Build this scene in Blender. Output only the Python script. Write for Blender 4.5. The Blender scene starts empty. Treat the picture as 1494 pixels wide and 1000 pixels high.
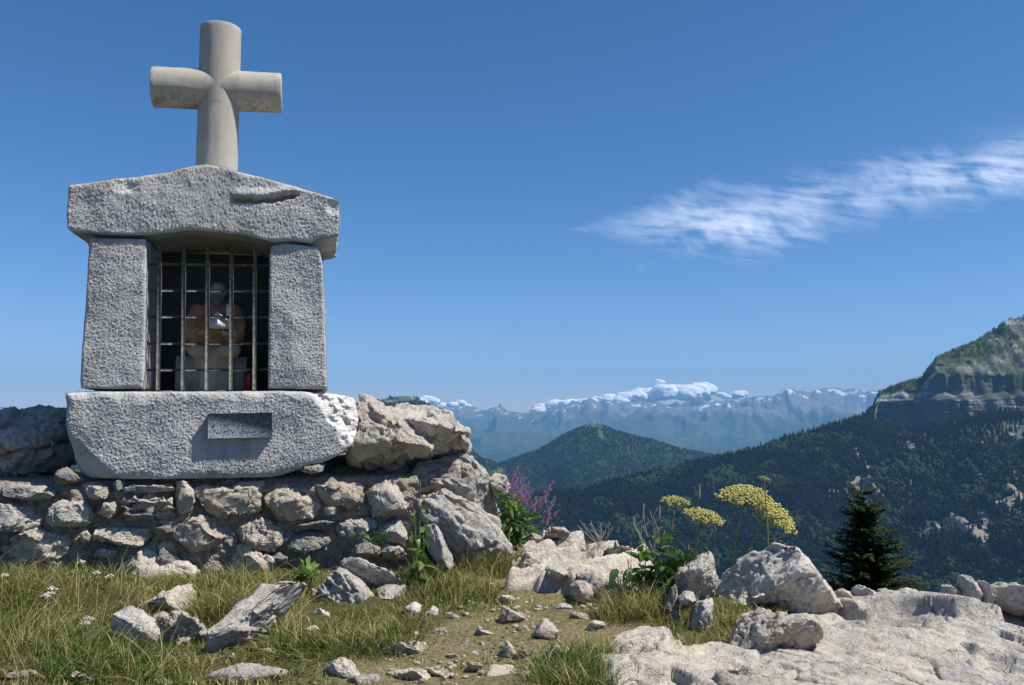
import bpy, math, random
import numpy as np
from mathutils import Vector, Matrix, Quaternion

# ------------------------------------------------------------------ camera, sky, sun, exposure
SC = bpy.context.scene
COL = SC.collection
W0, H0 = 1494.0, 1000.0            # size of the photograph in pixels
FPX = 1294.0                       # focal length in photograph pixels
HORIZON = 610.0                    # row of the true horizon
CAM_Z = 1.05
PITCH = math.atan((HORIZON - H0 / 2) / FPX)

cam_data = bpy.data.cameras.new('camera')
cam_data.sensor_width = 36.0
cam_data.lens = 36.0 * FPX / W0
cam_data.clip_start = 0.05
cam_data.clip_end = 200000.0
cam = bpy.data.objects.new('camera', cam_data)
cam.location = (0, 0, CAM_Z)
cam.rotation_euler = (math.pi / 2 + PITCH, 0, 0)
COL.objects.link(cam)
SC.camera = cam

SUN_DIR = Vector((22.4, -4.8, 33.0)).normalized()      # towards the sun
SUN_EL = math.asin(SUN_DIR.z)
SUN_AZ = math.atan2(SUN_DIR.x, SUN_DIR.y)              # clockwise from +Y

world = bpy.data.worlds.new('World')
SC.world = world
world.use_nodes = True
wn = world.node_tree
for n in list(wn.nodes):
    wn.nodes.remove(n)
w_out = wn.nodes.new('ShaderNodeOutputWorld')
w_bg = wn.nodes.new('ShaderNodeBackground')
w_sky = wn.nodes.new('ShaderNodeTexSky')
w_sky.sky_type = 'NISHITA'
w_sky.sun_disc = False
w_sky.sun_elevation = SUN_EL
w_sky.sun_rotation = SUN_AZ
w_sky.altitude = 1800
w_sky.air_density = 1.0
w_sky.dust_density = 0.4
w_sky.ozone_density = 2.2
w_bg.inputs['Strength'].default_value = 0.115
# the photograph's deep, saturated rendering of the clear sky: one tone curve over the whole sky
w_m1 = wn.nodes.new('ShaderNodeVectorMath'); w_m1.operation = 'SCALE'; w_m1.inputs['Scale'].default_value = 0.115
w_s = wn.nodes.new('ShaderNodeSeparateColor'); w_c = wn.nodes.new('ShaderNodeCombineColor')
wn.links.new(w_sky.outputs[0], w_m1.inputs[0]); wn.links.new(w_m1.outputs[0], w_s.inputs[0])
for _i, (_g, _k) in enumerate(((1.494, 0.826), (1.11, 0.68), (1.081, 0.845))):
    w_p = wn.nodes.new('ShaderNodeMath'); w_p.operation = 'POWER'; w_p.inputs[1].default_value = _g
    w_q = wn.nodes.new('ShaderNodeMath'); w_q.operation = 'MULTIPLY'; w_q.inputs[1].default_value = _k / 0.115
    wn.links.new(w_s.outputs[_i], w_p.inputs[0]); wn.links.new(w_p.outputs[0], w_q.inputs[0]); wn.links.new(w_q.outputs[0], w_c.inputs[_i])
wn.links.new(w_c.outputs[0], w_bg.inputs['Color'])
wn.links.new(w_bg.outputs[0], w_out.inputs['Surface'])

sun_data = bpy.data.lights.new('sun', 'SUN')
sun_data.energy = 5.0
sun_data.angle = math.radians(0.53)
sun_data.color = (1.0, 0.94, 0.84)
sun = bpy.data.objects.new('sun', sun_data)
sun.rotation_euler = SUN_DIR.to_track_quat('Z', 'Y').to_euler()
sun.location = (20, -5, 40)
COL.objects.link(sun)

HAZE_DENSITY = 4.2e-5
SC.view_settings.view_transform = 'Standard'
SC.view_settings.look = 'None'
SC.view_settings.exposure = 0.42
SC.view_settings.gamma = 1.0
SC.view_settings.use_curve_mapping = False
SC.cycles.use_denoising = True
SC.cycles.max_bounces = 6
SC.cycles.diffuse_bounces = 3
SC.cycles.transparent_max_bounces = 12
SC.cycles.volume_bounces = 0
SC.cycles.sample_clamp_indirect = 5.0

# ------------------------------------------------------------------ picture rays
_cp, _sp = math.cos(PITCH), math.sin(PITCH)
def ray(px, py):
    """world direction through a pixel, scaled so that its y component is 1"""
    a = (px - W0 / 2) / FPX
    b = -(py - H0 / 2) / FPX
    y = _cp - b * _sp
    z = _sp + b * _cp
    return np.array([a / y, 1.0, z / y])
def at(px, py, Y):
    """the point on the pixel's ray at depth Y metres"""
    return np.array([0, 0, CAM_Z]) + ray(px, py) * Y

# ------------------------------------------------------------------ noise (numpy)
_G = np.array([[1,1,0],[-1,1,0],[1,-1,0],[-1,-1,0],[1,0,1],[-1,0,1],[1,0,-1],[-1,0,-1],
               [0,1,1],[0,-1,1],[0,1,-1],[0,-1,-1],[1,1,0],[-1,1,0],[0,-1,1],[0,-1,-1]], float)
def _hash(ix, iy, iz, seed):
    h = (ix.astype(np.uint32) * np.uint32(374761393) + iy.astype(np.uint32) * np.uint32(668265263)
         + iz.astype(np.uint32) * np.uint32(2147483647) + np.uint32((seed * 974634) & 0x7fffffff))
    h = (h ^ (h >> np.uint32(13))) * np.uint32(1274126177)
    h = (h ^ (h >> np.uint32(16))) * np.uint32(2246822519)
    return h ^ (h >> np.uint32(15))
def perlin(p, seed=0):
    f = np.floor(p); i = f.astype(np.int64); q = p - f
    u = q * q * q * (q * (q * 6 - 15) + 10)
    r = 0
    for dx in (0, 1):
        wx = u[:, 0] if dx else 1 - u[:, 0]
        for dy in (0, 1):
            wy = u[:, 1] if dy else 1 - u[:, 1]
            for dz in (0, 1):
                wz = u[:, 2] if dz else 1 - u[:, 2]
                g = _G[_hash(i[:, 0] + dx, i[:, 1] + dy, i[:, 2] + dz, seed) & np.uint32(15)]
                d = g[:, 0] * (q[:, 0] - dx) + g[:, 1] * (q[:, 1] - dy) + g[:, 2] * (q[:, 2] - dz)
                r = r + wx * wy * wz * d
    return r
def fbm(p, octv=4, seed=0, gain=0.5, lac=2.03):
    r = 0; a = 1.0; p = np.asarray(p, float)
    for k in range(octv):
        r = r + a * perlin(p, seed + k * 17)
        a *= gain; p = p * lac + 13.7
    return r
def ridged(p, octv=4, seed=0, gain=0.5, lac=2.03):
    r = 0; a = 1.0; p = np.asarray(p, float)
    for k in range(octv):
        r = r + a * (1 - np.abs(perlin(p, seed + k * 31)) * 2.0)
        a *= gain; p = p * lac + 7.1
    return r
def worley(p, seed=0):
    """distance to nearest and second nearest feature point"""
    f = np.floor(p); i = f.astype(np.int64); q = p - f
    f1 = np.full(len(p), 9.0); f2 = np.full(len(p), 9.0)
    for dx in (-1, 0, 1):
        for dy in (-1, 0, 1):
            for dz in (-1, 0, 1):
                h = _hash(i[:, 0] + dx, i[:, 1] + dy, i[:, 2] + dz, seed)
                ox = (h & np.uint32(1023)) / 1023.0; oy = ((h >> np.uint32(10)) & np.uint32(1023)) / 1023.0
                oz = ((h >> np.uint32(20)) & np.uint32(1023)) / 1023.0
                d = np.sqrt((dx + ox - q[:, 0]) ** 2 + (dy + oy - q[:, 1]) ** 2 + (dz + oz - q[:, 2]) ** 2)
                f2 = np.minimum(f2, np.maximum(d, f1)); f1 = np.minimum(f1, d)
    return f1, f2
def cells(p, seed=0):
    """nearest feature point: its distance, the offset from it and three random numbers of its cell"""
    f = np.floor(p); i = f.astype(np.int64); q = p - f
    best = np.full(len(p), 9.0); off = np.zeros((len(p), 3)); hh = np.zeros(len(p), np.uint32)
    for dx in (-1, 0, 1):
        for dy in (-1, 0, 1):
            for dz in (-1, 0, 1):
                h = _hash(i[:, 0] + dx, i[:, 1] + dy, i[:, 2] + dz, seed)
                o = np.stack([dx + (h & np.uint32(1023)) / 1023.0 - q[:, 0], dy + ((h >> np.uint32(10)) & np.uint32(1023)) / 1023.0 - q[:, 1], dz + ((h >> np.uint32(20)) & np.uint32(1023)) / 1023.0 - q[:, 2]], 1)
                d = np.linalg.norm(o, axis=1); k = d < best
                best = np.where(k, d, best); off[k] = -o[k]; hh[k] = h[k]
    h2 = _hash(hh.astype(np.int64), hh.astype(np.int64) >> 3, hh.astype(np.int64) >> 7, seed + 5)
    rnd = np.stack([(h2 & np.uint32(1023)), ((h2 >> np.uint32(10)) & np.uint32(1023)), ((h2 >> np.uint32(20)) & np.uint32(1023))], 1) / 1023.0 - 0.5
    return best, off, rnd
def chips(p, seed=0):
    """planar chips: every cell is a small tilted facet"""
    d, off, r = cells(p, seed)
    return r[:, 0] * 0.5 + (off * (r * 2.0)).sum(axis=1)
def sstep(a, b, x):
    t = np.clip((x - a) / (b - a), 0, 1)
    return t * t * (3 - 2 * t)

# ------------------------------------------------------------------ mesh and object helpers
def mesh_from(name, V, F, mat=None, smooth=True, attrs=None):
    """V (n,3); F is an int array (m,3) or (m,4), or a list of such arrays"""
    me = bpy.data.meshes.new(name)
    V = np.ascontiguousarray(V, dtype=np.float32)
    FL = F if isinstance(F, list) else [F]
    FL = [np.asarray(f, dtype=np.int32) for f in FL if len(f)]
    me.vertices.add(len(V)); me.vertices.foreach_set('co', V.ravel())
    loops = np.concatenate([f.ravel() for f in FL])
    sizes = np.concatenate([np.full(len(f), f.shape[1], np.int32) for f in FL])
    starts = np.concatenate([[0], np.cumsum(sizes)[:-1]]).astype(np.int32)
    me.loops.add(len(loops)); me.loops.foreach_set('vertex_index', loops)
    me.polygons.add(len(sizes)); me.polygons.foreach_set('loop_start', starts)
    me.update(calc_edges=True)
    if smooth:
        me.polygons.foreach_set('use_smooth', np.ones(len(sizes), bool))
    for k, v in (attrs or {}).items():
        v = np.asarray(v, np.float32)
        if v.ndim == 1:
            a = me.attributes.new(k, 'FLOAT', 'POINT'); a.data.foreach_set('value', v)
        else:
            a = me.attributes.new(k, 'FLOAT_COLOR', 'POINT')
            if v.shape[1] == 3: v = np.concatenate([v, np.ones((len(v), 1), np.float32)], 1)
            a.data.foreach_set('color', v.ravel())
    me.validate()
    if mat: me.materials.append(mat)
    return me
def obj(name, me, parent=None, loc=None):
    o = bpy.data.objects.new(name, me)
    COL.objects.link(o)
    if parent is not None: o.parent = parent
    if loc is not None: o.location = loc
    return o
def tag(o, label=None, cat=None, group=None, kind=None):
    if label: o['label'] = label
    if cat: o['category'] = cat
    if group: o['group'] = group
    if kind: o['kind'] = kind
    return o
def thing(name, label, cat, loc=(0, 0, 0), group=None):
    o = bpy.data.objects.new(name, None); COL.objects.link(o)
    o.empty_display_size = 0.1
    o.location = Vector(loc)
    return tag(o, label, cat, group)
def mobj(name, V, F, mat, parent=None, smooth=True, attrs=None, base=None):
    """mesh object from world coordinates; its origin goes to base (or the parent's location)"""
    V = np.asarray(V, float)
    if parent is not None:
        off = np.zeros(3); p = parent
        while p is not None:
            off += np.array(p.location); p = p.parent
        o = obj(name, mesh_from(name, V - off, F, mat, smooth, attrs), parent)
    else:
        if base is None:
            base = np.array([V[:, 0].mean(), V[:, 1].mean(), V[:, 2].min()])
        base = np.asarray(base, float)
        o = obj(name, mesh_from(name, V - base, F, mat, smooth, attrs), None, base)
    return o
def grid_faces(n, m, off=0):
    """quads of an n x m vertex grid, index i*m+j"""
    i, j = np.meshgrid(np.arange(n - 1), np.arange(m - 1), indexing='ij')
    a = (i * m + j).ravel() + off
    return np.stack([a, a + m, a + m + 1, a + 1], 1)
def normals_of(V, F):
    N = np.zeros_like(V)
    for f in (F if isinstance(F, list) else [F]):
        a = V[f[:, 0]]; b = V[f[:, 1]]; c = V[f[:, 2]]
        fn = np.cross(b - a, c - a)
        for k in range(f.shape[1]):
            np.add.at(N, f[:, k], fn)
    return N / (np.linalg.norm(N, axis=1, keepdims=True) + 1e-12)
def box(x0, x1, y0, y1, z0, z1):
    V = np.array([[x, y, z] for x in (x0, x1) for y in (y0, y1) for z in (z0, z1)], float)
    F = np.array([[0,1,3,2],[4,6,7,5],[0,4,5,1],[2,3,7,6],[0,2,6,4],[1,5,7,3]])
    return V, F
def tube(pts, rad, sides=6, cap=True):
    """round tube through points; rad a number or one per point"""
    pts = np.asarray(pts, float); n = len(pts)
    rad = np.broadcast_to(np.asarray(rad, float), (n,))
    T = np.gradient(pts, axis=0); T /= np.linalg.norm(T, axis=1, keepdims=True) + 1e-12
    ref = np.array([0, 0, 1.0]) if abs(T[0][2]) < 0.9 else np.array([1.0, 0, 0])
    A = np.cross(T, ref); A /= np.linalg.norm(A, axis=1, keepdims=True) + 1e-12
    B = np.cross(T, A)
    th = np.linspace(0, 2 * np.pi, sides, endpoint=False)
    V = (pts[:, None, :] + rad[:, None, None] * (np.cos(th)[None, :, None] * A[:, None, :] + np.sin(th)[None, :, None] * B[:, None, :])).reshape(-1, 3)
    F = []
    for i in range(n - 1):
        for k in range(sides):
            k2 = (k + 1) % sides
            F.append([i * sides + k, i * sides + k2, (i + 1) * sides + k2, (i + 1) * sides + k])
    F = np.array(F)
    if cap:
        V = np.vstack([V, pts[0], pts[-1]])
        c0, c1 = n * sides, n * sides + 1
        for k in range(sides):
            k2 = (k + 1) % sides
            F = np.vstack([F, [c0, k2, k, k], [c1, (n - 1) * sides + k, (n - 1) * sides + k2, (n - 1) * sides + k2]])
        q = F[:, 2] != F[:, 3]
        return V, [F[q], F[~q][:, :3]]
    return V, [F]
def join(parts):
    """[(V, F or [F..])] -> V, [quads, tris]"""
    VV, Q, T = [], [], []; o = 0
    for V, F in parts:
        VV.append(V)
        for f in (F if isinstance(F, list) else [F]):
            f = np.asarray(f)
            if len(f) == 0: continue
            (Q if f.shape[1] == 4 else T).append(f + o)
        o += len(V)
    FL = []
    if Q: FL.append(np.vstack(Q))
    if T: FL.append(np.vstack(T))
    return np.vstack(VV), FL
_ICO = {}
def ico(sub):
    if sub not in _ICO:
        import bmesh
        bm = bmesh.new(); bmesh.ops.create_icosphere(bm, subdivisions=sub, radius=1.0)
        V = np.array([v.co[:] for v in bm.verts]); F = np.array([[v.index for v in f.verts] for f in bm.faces])
        bm.free(); _ICO[sub] = (V, F)
    V, F = _ICO[sub]
    return V.copy(), F.copy()

# ------------------------------------------------------------------ material helpers
class Mat:
    def __init__(s, name):
        s.m = bpy.data.materials.new(name); s.m.use_nodes = True
        s.nt = s.m.node_tree
        for n in list(s.nt.nodes): s.nt.nodes.remove(n)
        s.out = s.nt.nodes.new('ShaderNodeOutputMaterial')
    def n(s, typ, props=None, **ins):
        nd = s.nt.nodes.new(typ)
        for k, v in (props or {}).items(): setattr(nd, k, v)
        for k, v in ins.items():
            k = k.replace('_', ' ')
            sock = nd.inputs[int(k[1:])] if (k[0] == 'i' and k[1:].isdigit()) else nd.inputs[k]
            s.put(sock, v)
        return nd
    def put(s, sock, v):
        if isinstance(v, bpy.types.NodeSocket): s.nt.links.new(v, sock)
        elif isinstance(v, bpy.types.Node): s.nt.links.new(v.outputs[0], sock)
        else:
            if isinstance(v, (tuple, list)) and sock.type == 'RGBA' and len(v) == 3: v = (*v, 1)
            sock.default_value = v
    def noise(s, scale, detail=3, rough=0.55, vec=None, dist=0.0):
        nd = s.n('ShaderNodeTexNoise', None, Scale=scale, Detail=detail, Roughness=rough, Distortion=dist)
        if vec is not None: s.put(nd.inputs['Vector'], vec)
        return nd.outputs[0]
    def ramp(s, fac, stops):
        nd = s.n('ShaderNodeValToRGB', None, Fac=fac)
        e = nd.color_ramp.elements
        while len(e) < len(stops): e.new(0.5)
        for k, (p, c) in enumerate(stops):
            e[k].position = p
            e[k].color = (c, c, c, 1) if not isinstance(c, (tuple, list)) else (*c[:3], 1)
        return nd.outputs[0]
    def mix(s, fac, a, b, mode='MIX'):
        nd = s.n('ShaderNodeMix', {'data_type': 'RGBA', 'blend_type': mode})
        s.put(nd.inputs[0], fac); s.put(nd.inputs[6], a); s.put(nd.inputs[7], b)
        return nd.outputs[2]
    def math(s, op, a, b=0.0, clamp=False):
        nd = s.n('ShaderNodeMath', {'operation': op, 'use_clamp': clamp})
        s.put(nd.inputs[0], a); s.put(nd.inputs[1], b)
        return nd.outputs[0]
    def pos(s): return s.n('ShaderNodeNewGeometry').outputs['Position']
    def attr(s, name, out='Fac'): return s.n('ShaderNodeAttribute', {'attribute_name': name}).outputs[out]
    def rnd(s): return s.n('ShaderNodeObjectInfo').outputs['Random']
    def bump(s, h, strength=0.5, dist=0.01, nrm=None):
        nd = s.n('ShaderNodeBump', None, Height=h, Strength=strength, Distance=dist)
        if nrm is not None: s.put(nd.inputs['Normal'], nrm)
        return nd.outputs[0]
    def bsdf(s, color, rough=0.85, normal=None, **kw):
        b = s.n('ShaderNodeBsdfPrincipled', None, Roughness=rough)
        s.put(b.inputs['Base Color'], color)
        b.inputs['Specular IOR Level'].default_value = kw.pop('spec', 0.25)
        if normal is not None: s.put(b.inputs['Normal'], normal)
        for k, v in kw.items(): s.put(b.inputs[k.replace('_', ' ')], v)
        s.nt.links.new(b.outputs[0], s.out.inputs['Surface'])
        return b

def limestone(name, warm, grey, bias=0.5, stain=(0.16, 0.15, 0.14), stain_amt=0.5, bump=0.85, streak=None, vary=0.12):
    m = Mat(name); p = m.pos()
    oi = m.n('ShaderNodeVectorMath', {'operation': 'ADD'}); m.put(oi.inputs[0], p)
    r = m.rnd(); cx = m.n('ShaderNodeCombineXYZ', None, X=m.math('MULTIPLY', r, 37.0), Y=m.math('MULTIPLY', r, 11.0), Z=0.0)
    m.put(oi.inputs[1], cx.outputs[0]); v = oi.outputs[0]
    if streak:
        mp = m.n('ShaderNodeMapping', None); m.put(mp.inputs['Vector'], v)
        mp.inputs['Rotation'].default_value = streak[0]; mp.inputs['Scale'].default_value = streak[1]
        vs = mp.outputs[0]
    else: vs = v
    a = m.noise(4.5, 6, 0.62, vs, 0.4)
    f = m.ramp(a, [(bias - 0.14, 0.0), (bias + 0.14, 1.0)])
    c = m.mix(f, warm, grey)
    b = m.noise(1.8, 5, 0.7, vs, 0.8)
    c = m.mix(m.math('MULTIPLY', m.ramp(b, [(0.50, 0.0), (0.68, 1.0)]), stain_amt), c, stain)
    l = m.noise(38, 4, 0.75, v)                       # lichen specks
    c = m.mix(m.math('MULTIPLY', m.ramp(l, [(0.58, 0.0), (0.66, 1.0)]), 0.65), c, (0.09, 0.085, 0.08))
    w = m.noise(22, 4, 0.7, v)                       # pale specks
    c = m.mix(m.math('MULTIPLY', m.ramp(w, [(0.60, 0.0), (0.72, 1.0)]), 0.45), c, (0.62, 0.59, 0.54))
    rust = m.noise(6.5, 4, 0.6, v, 0.6)
    c = m.mix(m.math('MULTIPLY', m.ramp(rust, [(0.60, 0.0), (0.74, 1.0)]), 0.35), c, (0.42, 0.25, 0.12))
    hs = m.n('ShaderNodeHueSaturation', None, Saturation=1.0, Color=c)
    m.put(hs.inputs['Value'], m.math('ADD', m.math('MULTIPLY', r, vary * 2), 1.0 - vary))
    h1 = m.noise(28, 8, 0.68, v, 0.3); h2 = m.noise(150, 4, 0.6, v)
    vor = m.n('ShaderNodeTexVoronoi', {'feature': 'DISTANCE_TO_EDGE'}, Scale=9.0); 
    dv = m.n('ShaderNodeVectorMath', {'operation': 'MULTIPLY_ADD'}); m.put(dv.inputs[0], m.n('ShaderNodeTexNoise', None, Scale=6.0, Detail=4.0, Vector=v).outputs[1])
    dv.inputs[1].default_value = (0.35, 0.35, 0.35); m.put(dv.inputs[2], vs); m.put(vor.inputs['Vector'], dv.outputs[0])
    crack = m.ramp(vor.outputs[0], [(0.0, 0.0), (0.03, 1.0)])
    crm = m.ramp(m.noise(2.6, 3, 0.6, v), [(0.42, 0.0), (0.58, 1.0)])
    c = m.mix(m.math('MULTIPLY', m.math('SUBTRACT', 1.0, crack), m.math('MULTIPLY', crm, 0.4)), hs.outputs[0], (0.07, 0.06, 0.05))
    hh = m.math('ADD', m.math('MULTIPLY', h1, 1.0), m.math('MULTIPLY', h2, 0.18))
    nb = m.bump(hh, bump, 0.035)
    nb = m.bump(m.math('MULTIPLY', crack, crm), 0.6, 0.02, nb)
    m.bsdf(c, 0.9, nb, spec=0.15)
    return m.m

# ------------------------------------------------------------------ terrain materials
def mat_slope():
    m = Mat('mountainside_ground'); p = m.pos()
    kind = m.attr('cover', 'Color')
    sep = m.n('ShaderNodeSeparateColor', None, Color=kind)
    rock, scree, grass = sep.outputs[0], sep.outputs[1], sep.outputs[2]
    n1 = m.noise(0.012, 6, 0.65, p); n2 = m.noise(0.08, 5, 0.7, p)
    floor = m.mix(n1, (0.018, 0.035, 0.014), (0.05, 0.075, 0.028))
    gr = m.mix(n2, (0.045, 0.07, 0.022), (0.11, 0.125, 0.042))
    sc = m.mix(n2, (0.17, 0.15, 0.13), (0.32, 0.285, 0.24))
    mp = m.n('ShaderNodeMapping', None, Vector=p); mp.inputs['Scale'].default_value = (0.006, 0.006, 0.035)
    mp2 = m.n('ShaderNodeMapping', None, Vector=p); mp2.inputs['Scale'].default_value = (0.03, 0.03, 0.006)
    st = m.math('ADD', m.math('MULTIPLY', m.noise(1.0, 7, 0.7, mp.outputs[0], 0.5), 0.6), m.math('MULTIPLY', m.noise(1.0, 6, 0.7, mp2.outputs[0], 0.3), 0.4))
    rk = m.ramp(st, [(0.34, (0.05, 0.055, 0.055)), (0.46, (0.12, 0.122, 0.122)), (0.51, (0.07, 0.078, 0.07)), (0.56, (0.25, 0.25, 0.245)), (0.66, (0.40, 0.395, 0.38))])
    c = m.mix(grass, floor, gr); c = m.mix(scree, c, sc); c = m.mix(rock, c, rk)
    h = m.noise(0.05, 8, 0.7, p)
    m.bsdf(c, 0.95, m.bump(h, 0.7, 5.0), spec=0.05)
    return m.m
def mat_far():
    m = Mat('far_range_rock'); p = m.pos()
    z = m.n('ShaderNodeSeparateXYZ', None, Vector=p).outputs[2]
    n1 = m.noise(0.0011, 7, 0.68, p); n2 = m.noise(0.004, 6, 0.7, p)
    rock = m.mix(n2, (0.13, 0.12, 0.11), (0.25, 0.23, 0.21))
    meadow = m.mix(n2, (0.04, 0.06, 0.035), (0.10, 0.11, 0.06))
    wood = m.mix(n2, (0.015, 0.035, 0.018), (0.04, 0.065, 0.03))
    zz = m.math('ADD', m.math('DIVIDE', z, 1000.0), m.math('MULTIPLY', m.math('SUBTRACT', n1, 0.5), 1.5))
    c = m.mix(m.ramp(zz, [(0.0, 0.0), (0.14, 1.0)]), meadow, rock)
    zw = m.math('ADD', m.math('DIVIDE', z, 1000.0), m.math('MULTIPLY', m.math('SUBTRACT', n1, 0.5), 1.0))
    c = m.mix(m.ramp(m.math('ADD', zw, 0.55), [(0.0, 0.0), (0.16, 1.0)]), wood, c)
    snow = m.attr('snow')
    c = m.mix(snow, c, (0.82, 0.84, 0.87))
    m.bsdf(c, 0.95, m.bump(n2, 1.0, 90.0), spec=0.05)
    return m.m
MAT_SLOPE = mat_slope(); MAT_FAR = mat_far()

def rows_mesh(pxs, table, rows_between, ysc=None):
    """terrain from control rows: table = list of (list of (px, py), list of (px, Y)).  Returns px grid, py grid, V grid [row, col]"""
    ctrl = []
    for pyl, Yl in table:
        py = np.interp(pxs, [a for a, _ in pyl], [b for _, b in pyl])
        Y = np.interp(pxs, [a for a, _ in Yl], [b for _, b in Yl])
        R = np.array([ray(a, b) for a, b in zip(pxs, py)])
        P = np.array([0, 0, CAM_Z]) + R * Y[:, None]
        ctrl.append((P, py))
    out, pyo, row = [], [], []
    for k in range(len(ctrl) - 1):
        n = rows_between[k]
        for t in np.arange(n) / n:
            out.append(ctrl[k][0] * (1 - t) + ctrl[k + 1][0] * t); pyo.append(ctrl[k][1] * (1 - t) + ctrl[k + 1][1] * t); row.append(k + t)
    out.append(ctrl[-1][0]); pyo.append(ctrl[-1][1]); row.append(len(ctrl) - 1)
    return np.array(out), np.array(pyo), np.array(row)

# ---- valley floor: one sheet to the horizon
gx = np.concatenate([-np.geomspace(80000, 300, 30), [0], np.geomspace(300, 80000, 30)])
gy = np.concatenate([[-20000, -5000, -1000], np.geomspace(600, 90000, 50)])
GX, GY = np.meshgrid(gx, gy, indexing='ij')
P = np.stack([GX.ravel(), GY.ravel(), np.full(GX.size, -1150.0)], 1)
P[:, 2] += fbm(P * np.array([1, 1, 0]) / 3000.0, 3, 5) * 60
vm = Mat('valley_meadow'); pn = vm.noise(0.003, 6, 0.7, vm.pos())
vm.bsdf(vm.mix(pn, (0.03, 0.06, 0.02), (0.10, 0.12, 0.05)), 0.95, spec=0.05)
tag(mobj('valley_ground', P, grid_faces(len(gx), len(gy)), vm.m, base=(0, 0, 0)), kind='structure')

# ---- far snowy range
def far_range(name, sky, Yc, Yf, zf, amp, seed, step, snow_on, rough=40.0, rows=110):
    pxs = np.arange(sky[0][0], sky[-1][0] + 1, step).astype(float)
    py = np.interp(pxs, [a for a, _ in sky], [b for _, b in sky])
    jag = (ridged(np.stack([pxs / 26.0, pxs * 0, pxs * 0 + seed], 1), 4, seed) - 0.9)
    R = np.array([ray(a, b) for a, b in zip(pxs, py)])
    Yv = Yc * (1 + 0.035 * fbm(np.stack([pxs / 160.0, pxs * 0 + 3.3, pxs * 0], 1), 2, seed + 3))
    zc = CAM_Z + R[:, 2] * Yv + jag * rough
    t = np.concatenate([np.linspace(-0.25, -0.03, 8), np.linspace(0, 1, rows) ** 1.25])
    T, C = np.meshgrid(t, np.arange(len(pxs)), indexing='ij')
    Yg = Yv[C] + (Yf - Yv[C]) * T
    X = R[:, 0][C] * Yv[C] * (1 - T) + R[:, 0][C] * Yf * T
    s = np.abs(T)
    Z = zc[C] + (zf - zc[C]) * (s ** 0.82)
    q = np.stack([X.ravel() / 2600.0, Yg.ravel() / 4200.0, np.zeros(X.size)], 1)
    q[:, 0] += 0.35 * fbm(q * 1.3 + 5, 3, seed + 8)
    sp = ridged(q, 5, seed + 1, 0.52).reshape(X.shape) - 0.85
    env = np.minimum(1, s * 7) * np.clip(1.25 - s, 0.25, 1)
    Z = Z + sp * amp * env
    Z = np.where((T > 0) & (s < 0.3), np.minimum(Z, zc[C] - s * 300), Z)
    V = np.stack([X.ravel(), Yg.ravel(), Z.ravel()], 1)
    F = grid_faces(len(t), len(pxs))[:, ::-1]
    sn = np.zeros(len(V))
    if snow_on:
        nz = fbm(np.stack([V[:, 0] / 330.0, V[:, 1] / 560.0, V[:, 2] / 120.0], 1), 5, seed + 5, 0.6)
        pxg = np.broadcast_to(pxs[C], X.shape).ravel()
        big = np.interp(pxg, [600, 690, 760, 830, 960, 1010, 1080, 1120, 1280, 1400], [-0.3, -0.18, -0.28, -0.07, -0.10, -0.28, 0.0, 0.10, 0.12, 0.1])
        hgt = (V[:, 2] - np.broadcast_to(zc[C], X.shape).ravel())
        band = np.exp(-((hgt + 95) / 75.0) ** 2)
        sn = sstep(0.44, 0.50, nz + big + band * 0.32 - 0.10) * sstep(-22, -50, hgt) * (hgt > -230) * (T.ravel() > 0)
    return tag(mobj(name, V, F, MAT_FAR, attrs={'snow': sn}, base=(0, float(Yc), 0)), kind='structure')

far_sky = [(-160, 612), (40, 606), (200, 610), (420, 604), (560, 606), (640, 602), (655, 598), (672, 593), (684, 594), (692, 593), (702, 600), (714, 598), (724, 594), (736, 600), (748, 602), (770, 604), (790, 601),
           (806, 599), (826, 592), (835, 589), (849, 590), (862, 587), (876, 591), (889, 586), (902, 590), (920, 588), (941, 586), (960, 589), (985, 594), (1008, 595),
           (1030, 590), (1044, 587), (1062, 586), (1085, 583), (1102, 579), (1125, 579), (1142, 572), (1156, 568), (1168, 572), (1182, 572), (1200, 568), (1216, 567), (1232, 569), (1246, 567), (1262, 571),
           (1290, 570), (1340, 576), (1420, 572), (1560, 580), (1700, 590)]
far_range('snowy_range', far_sky, 24500.0, 15500.0, -1150.0, 600.0, 21, 2.0, True, 55.0, 115)
low_sky = [(-160, 640), (300, 640), (560, 636), (640, 634), (690, 633), (730, 632), (765, 630), (800, 634), (840, 640), (900, 640), (960, 636), (1000, 640), (1040, 648), (1080, 652), (1120, 646), (1170, 632), (1210, 626), (1250, 620), (1290, 612), (1400, 606), (1700, 610)]
far_range('forested_range', low_sky, 16800.0, 12500.0, -1150.0, 260.0, 55, 3.0, False, 30.0, 70)

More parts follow.
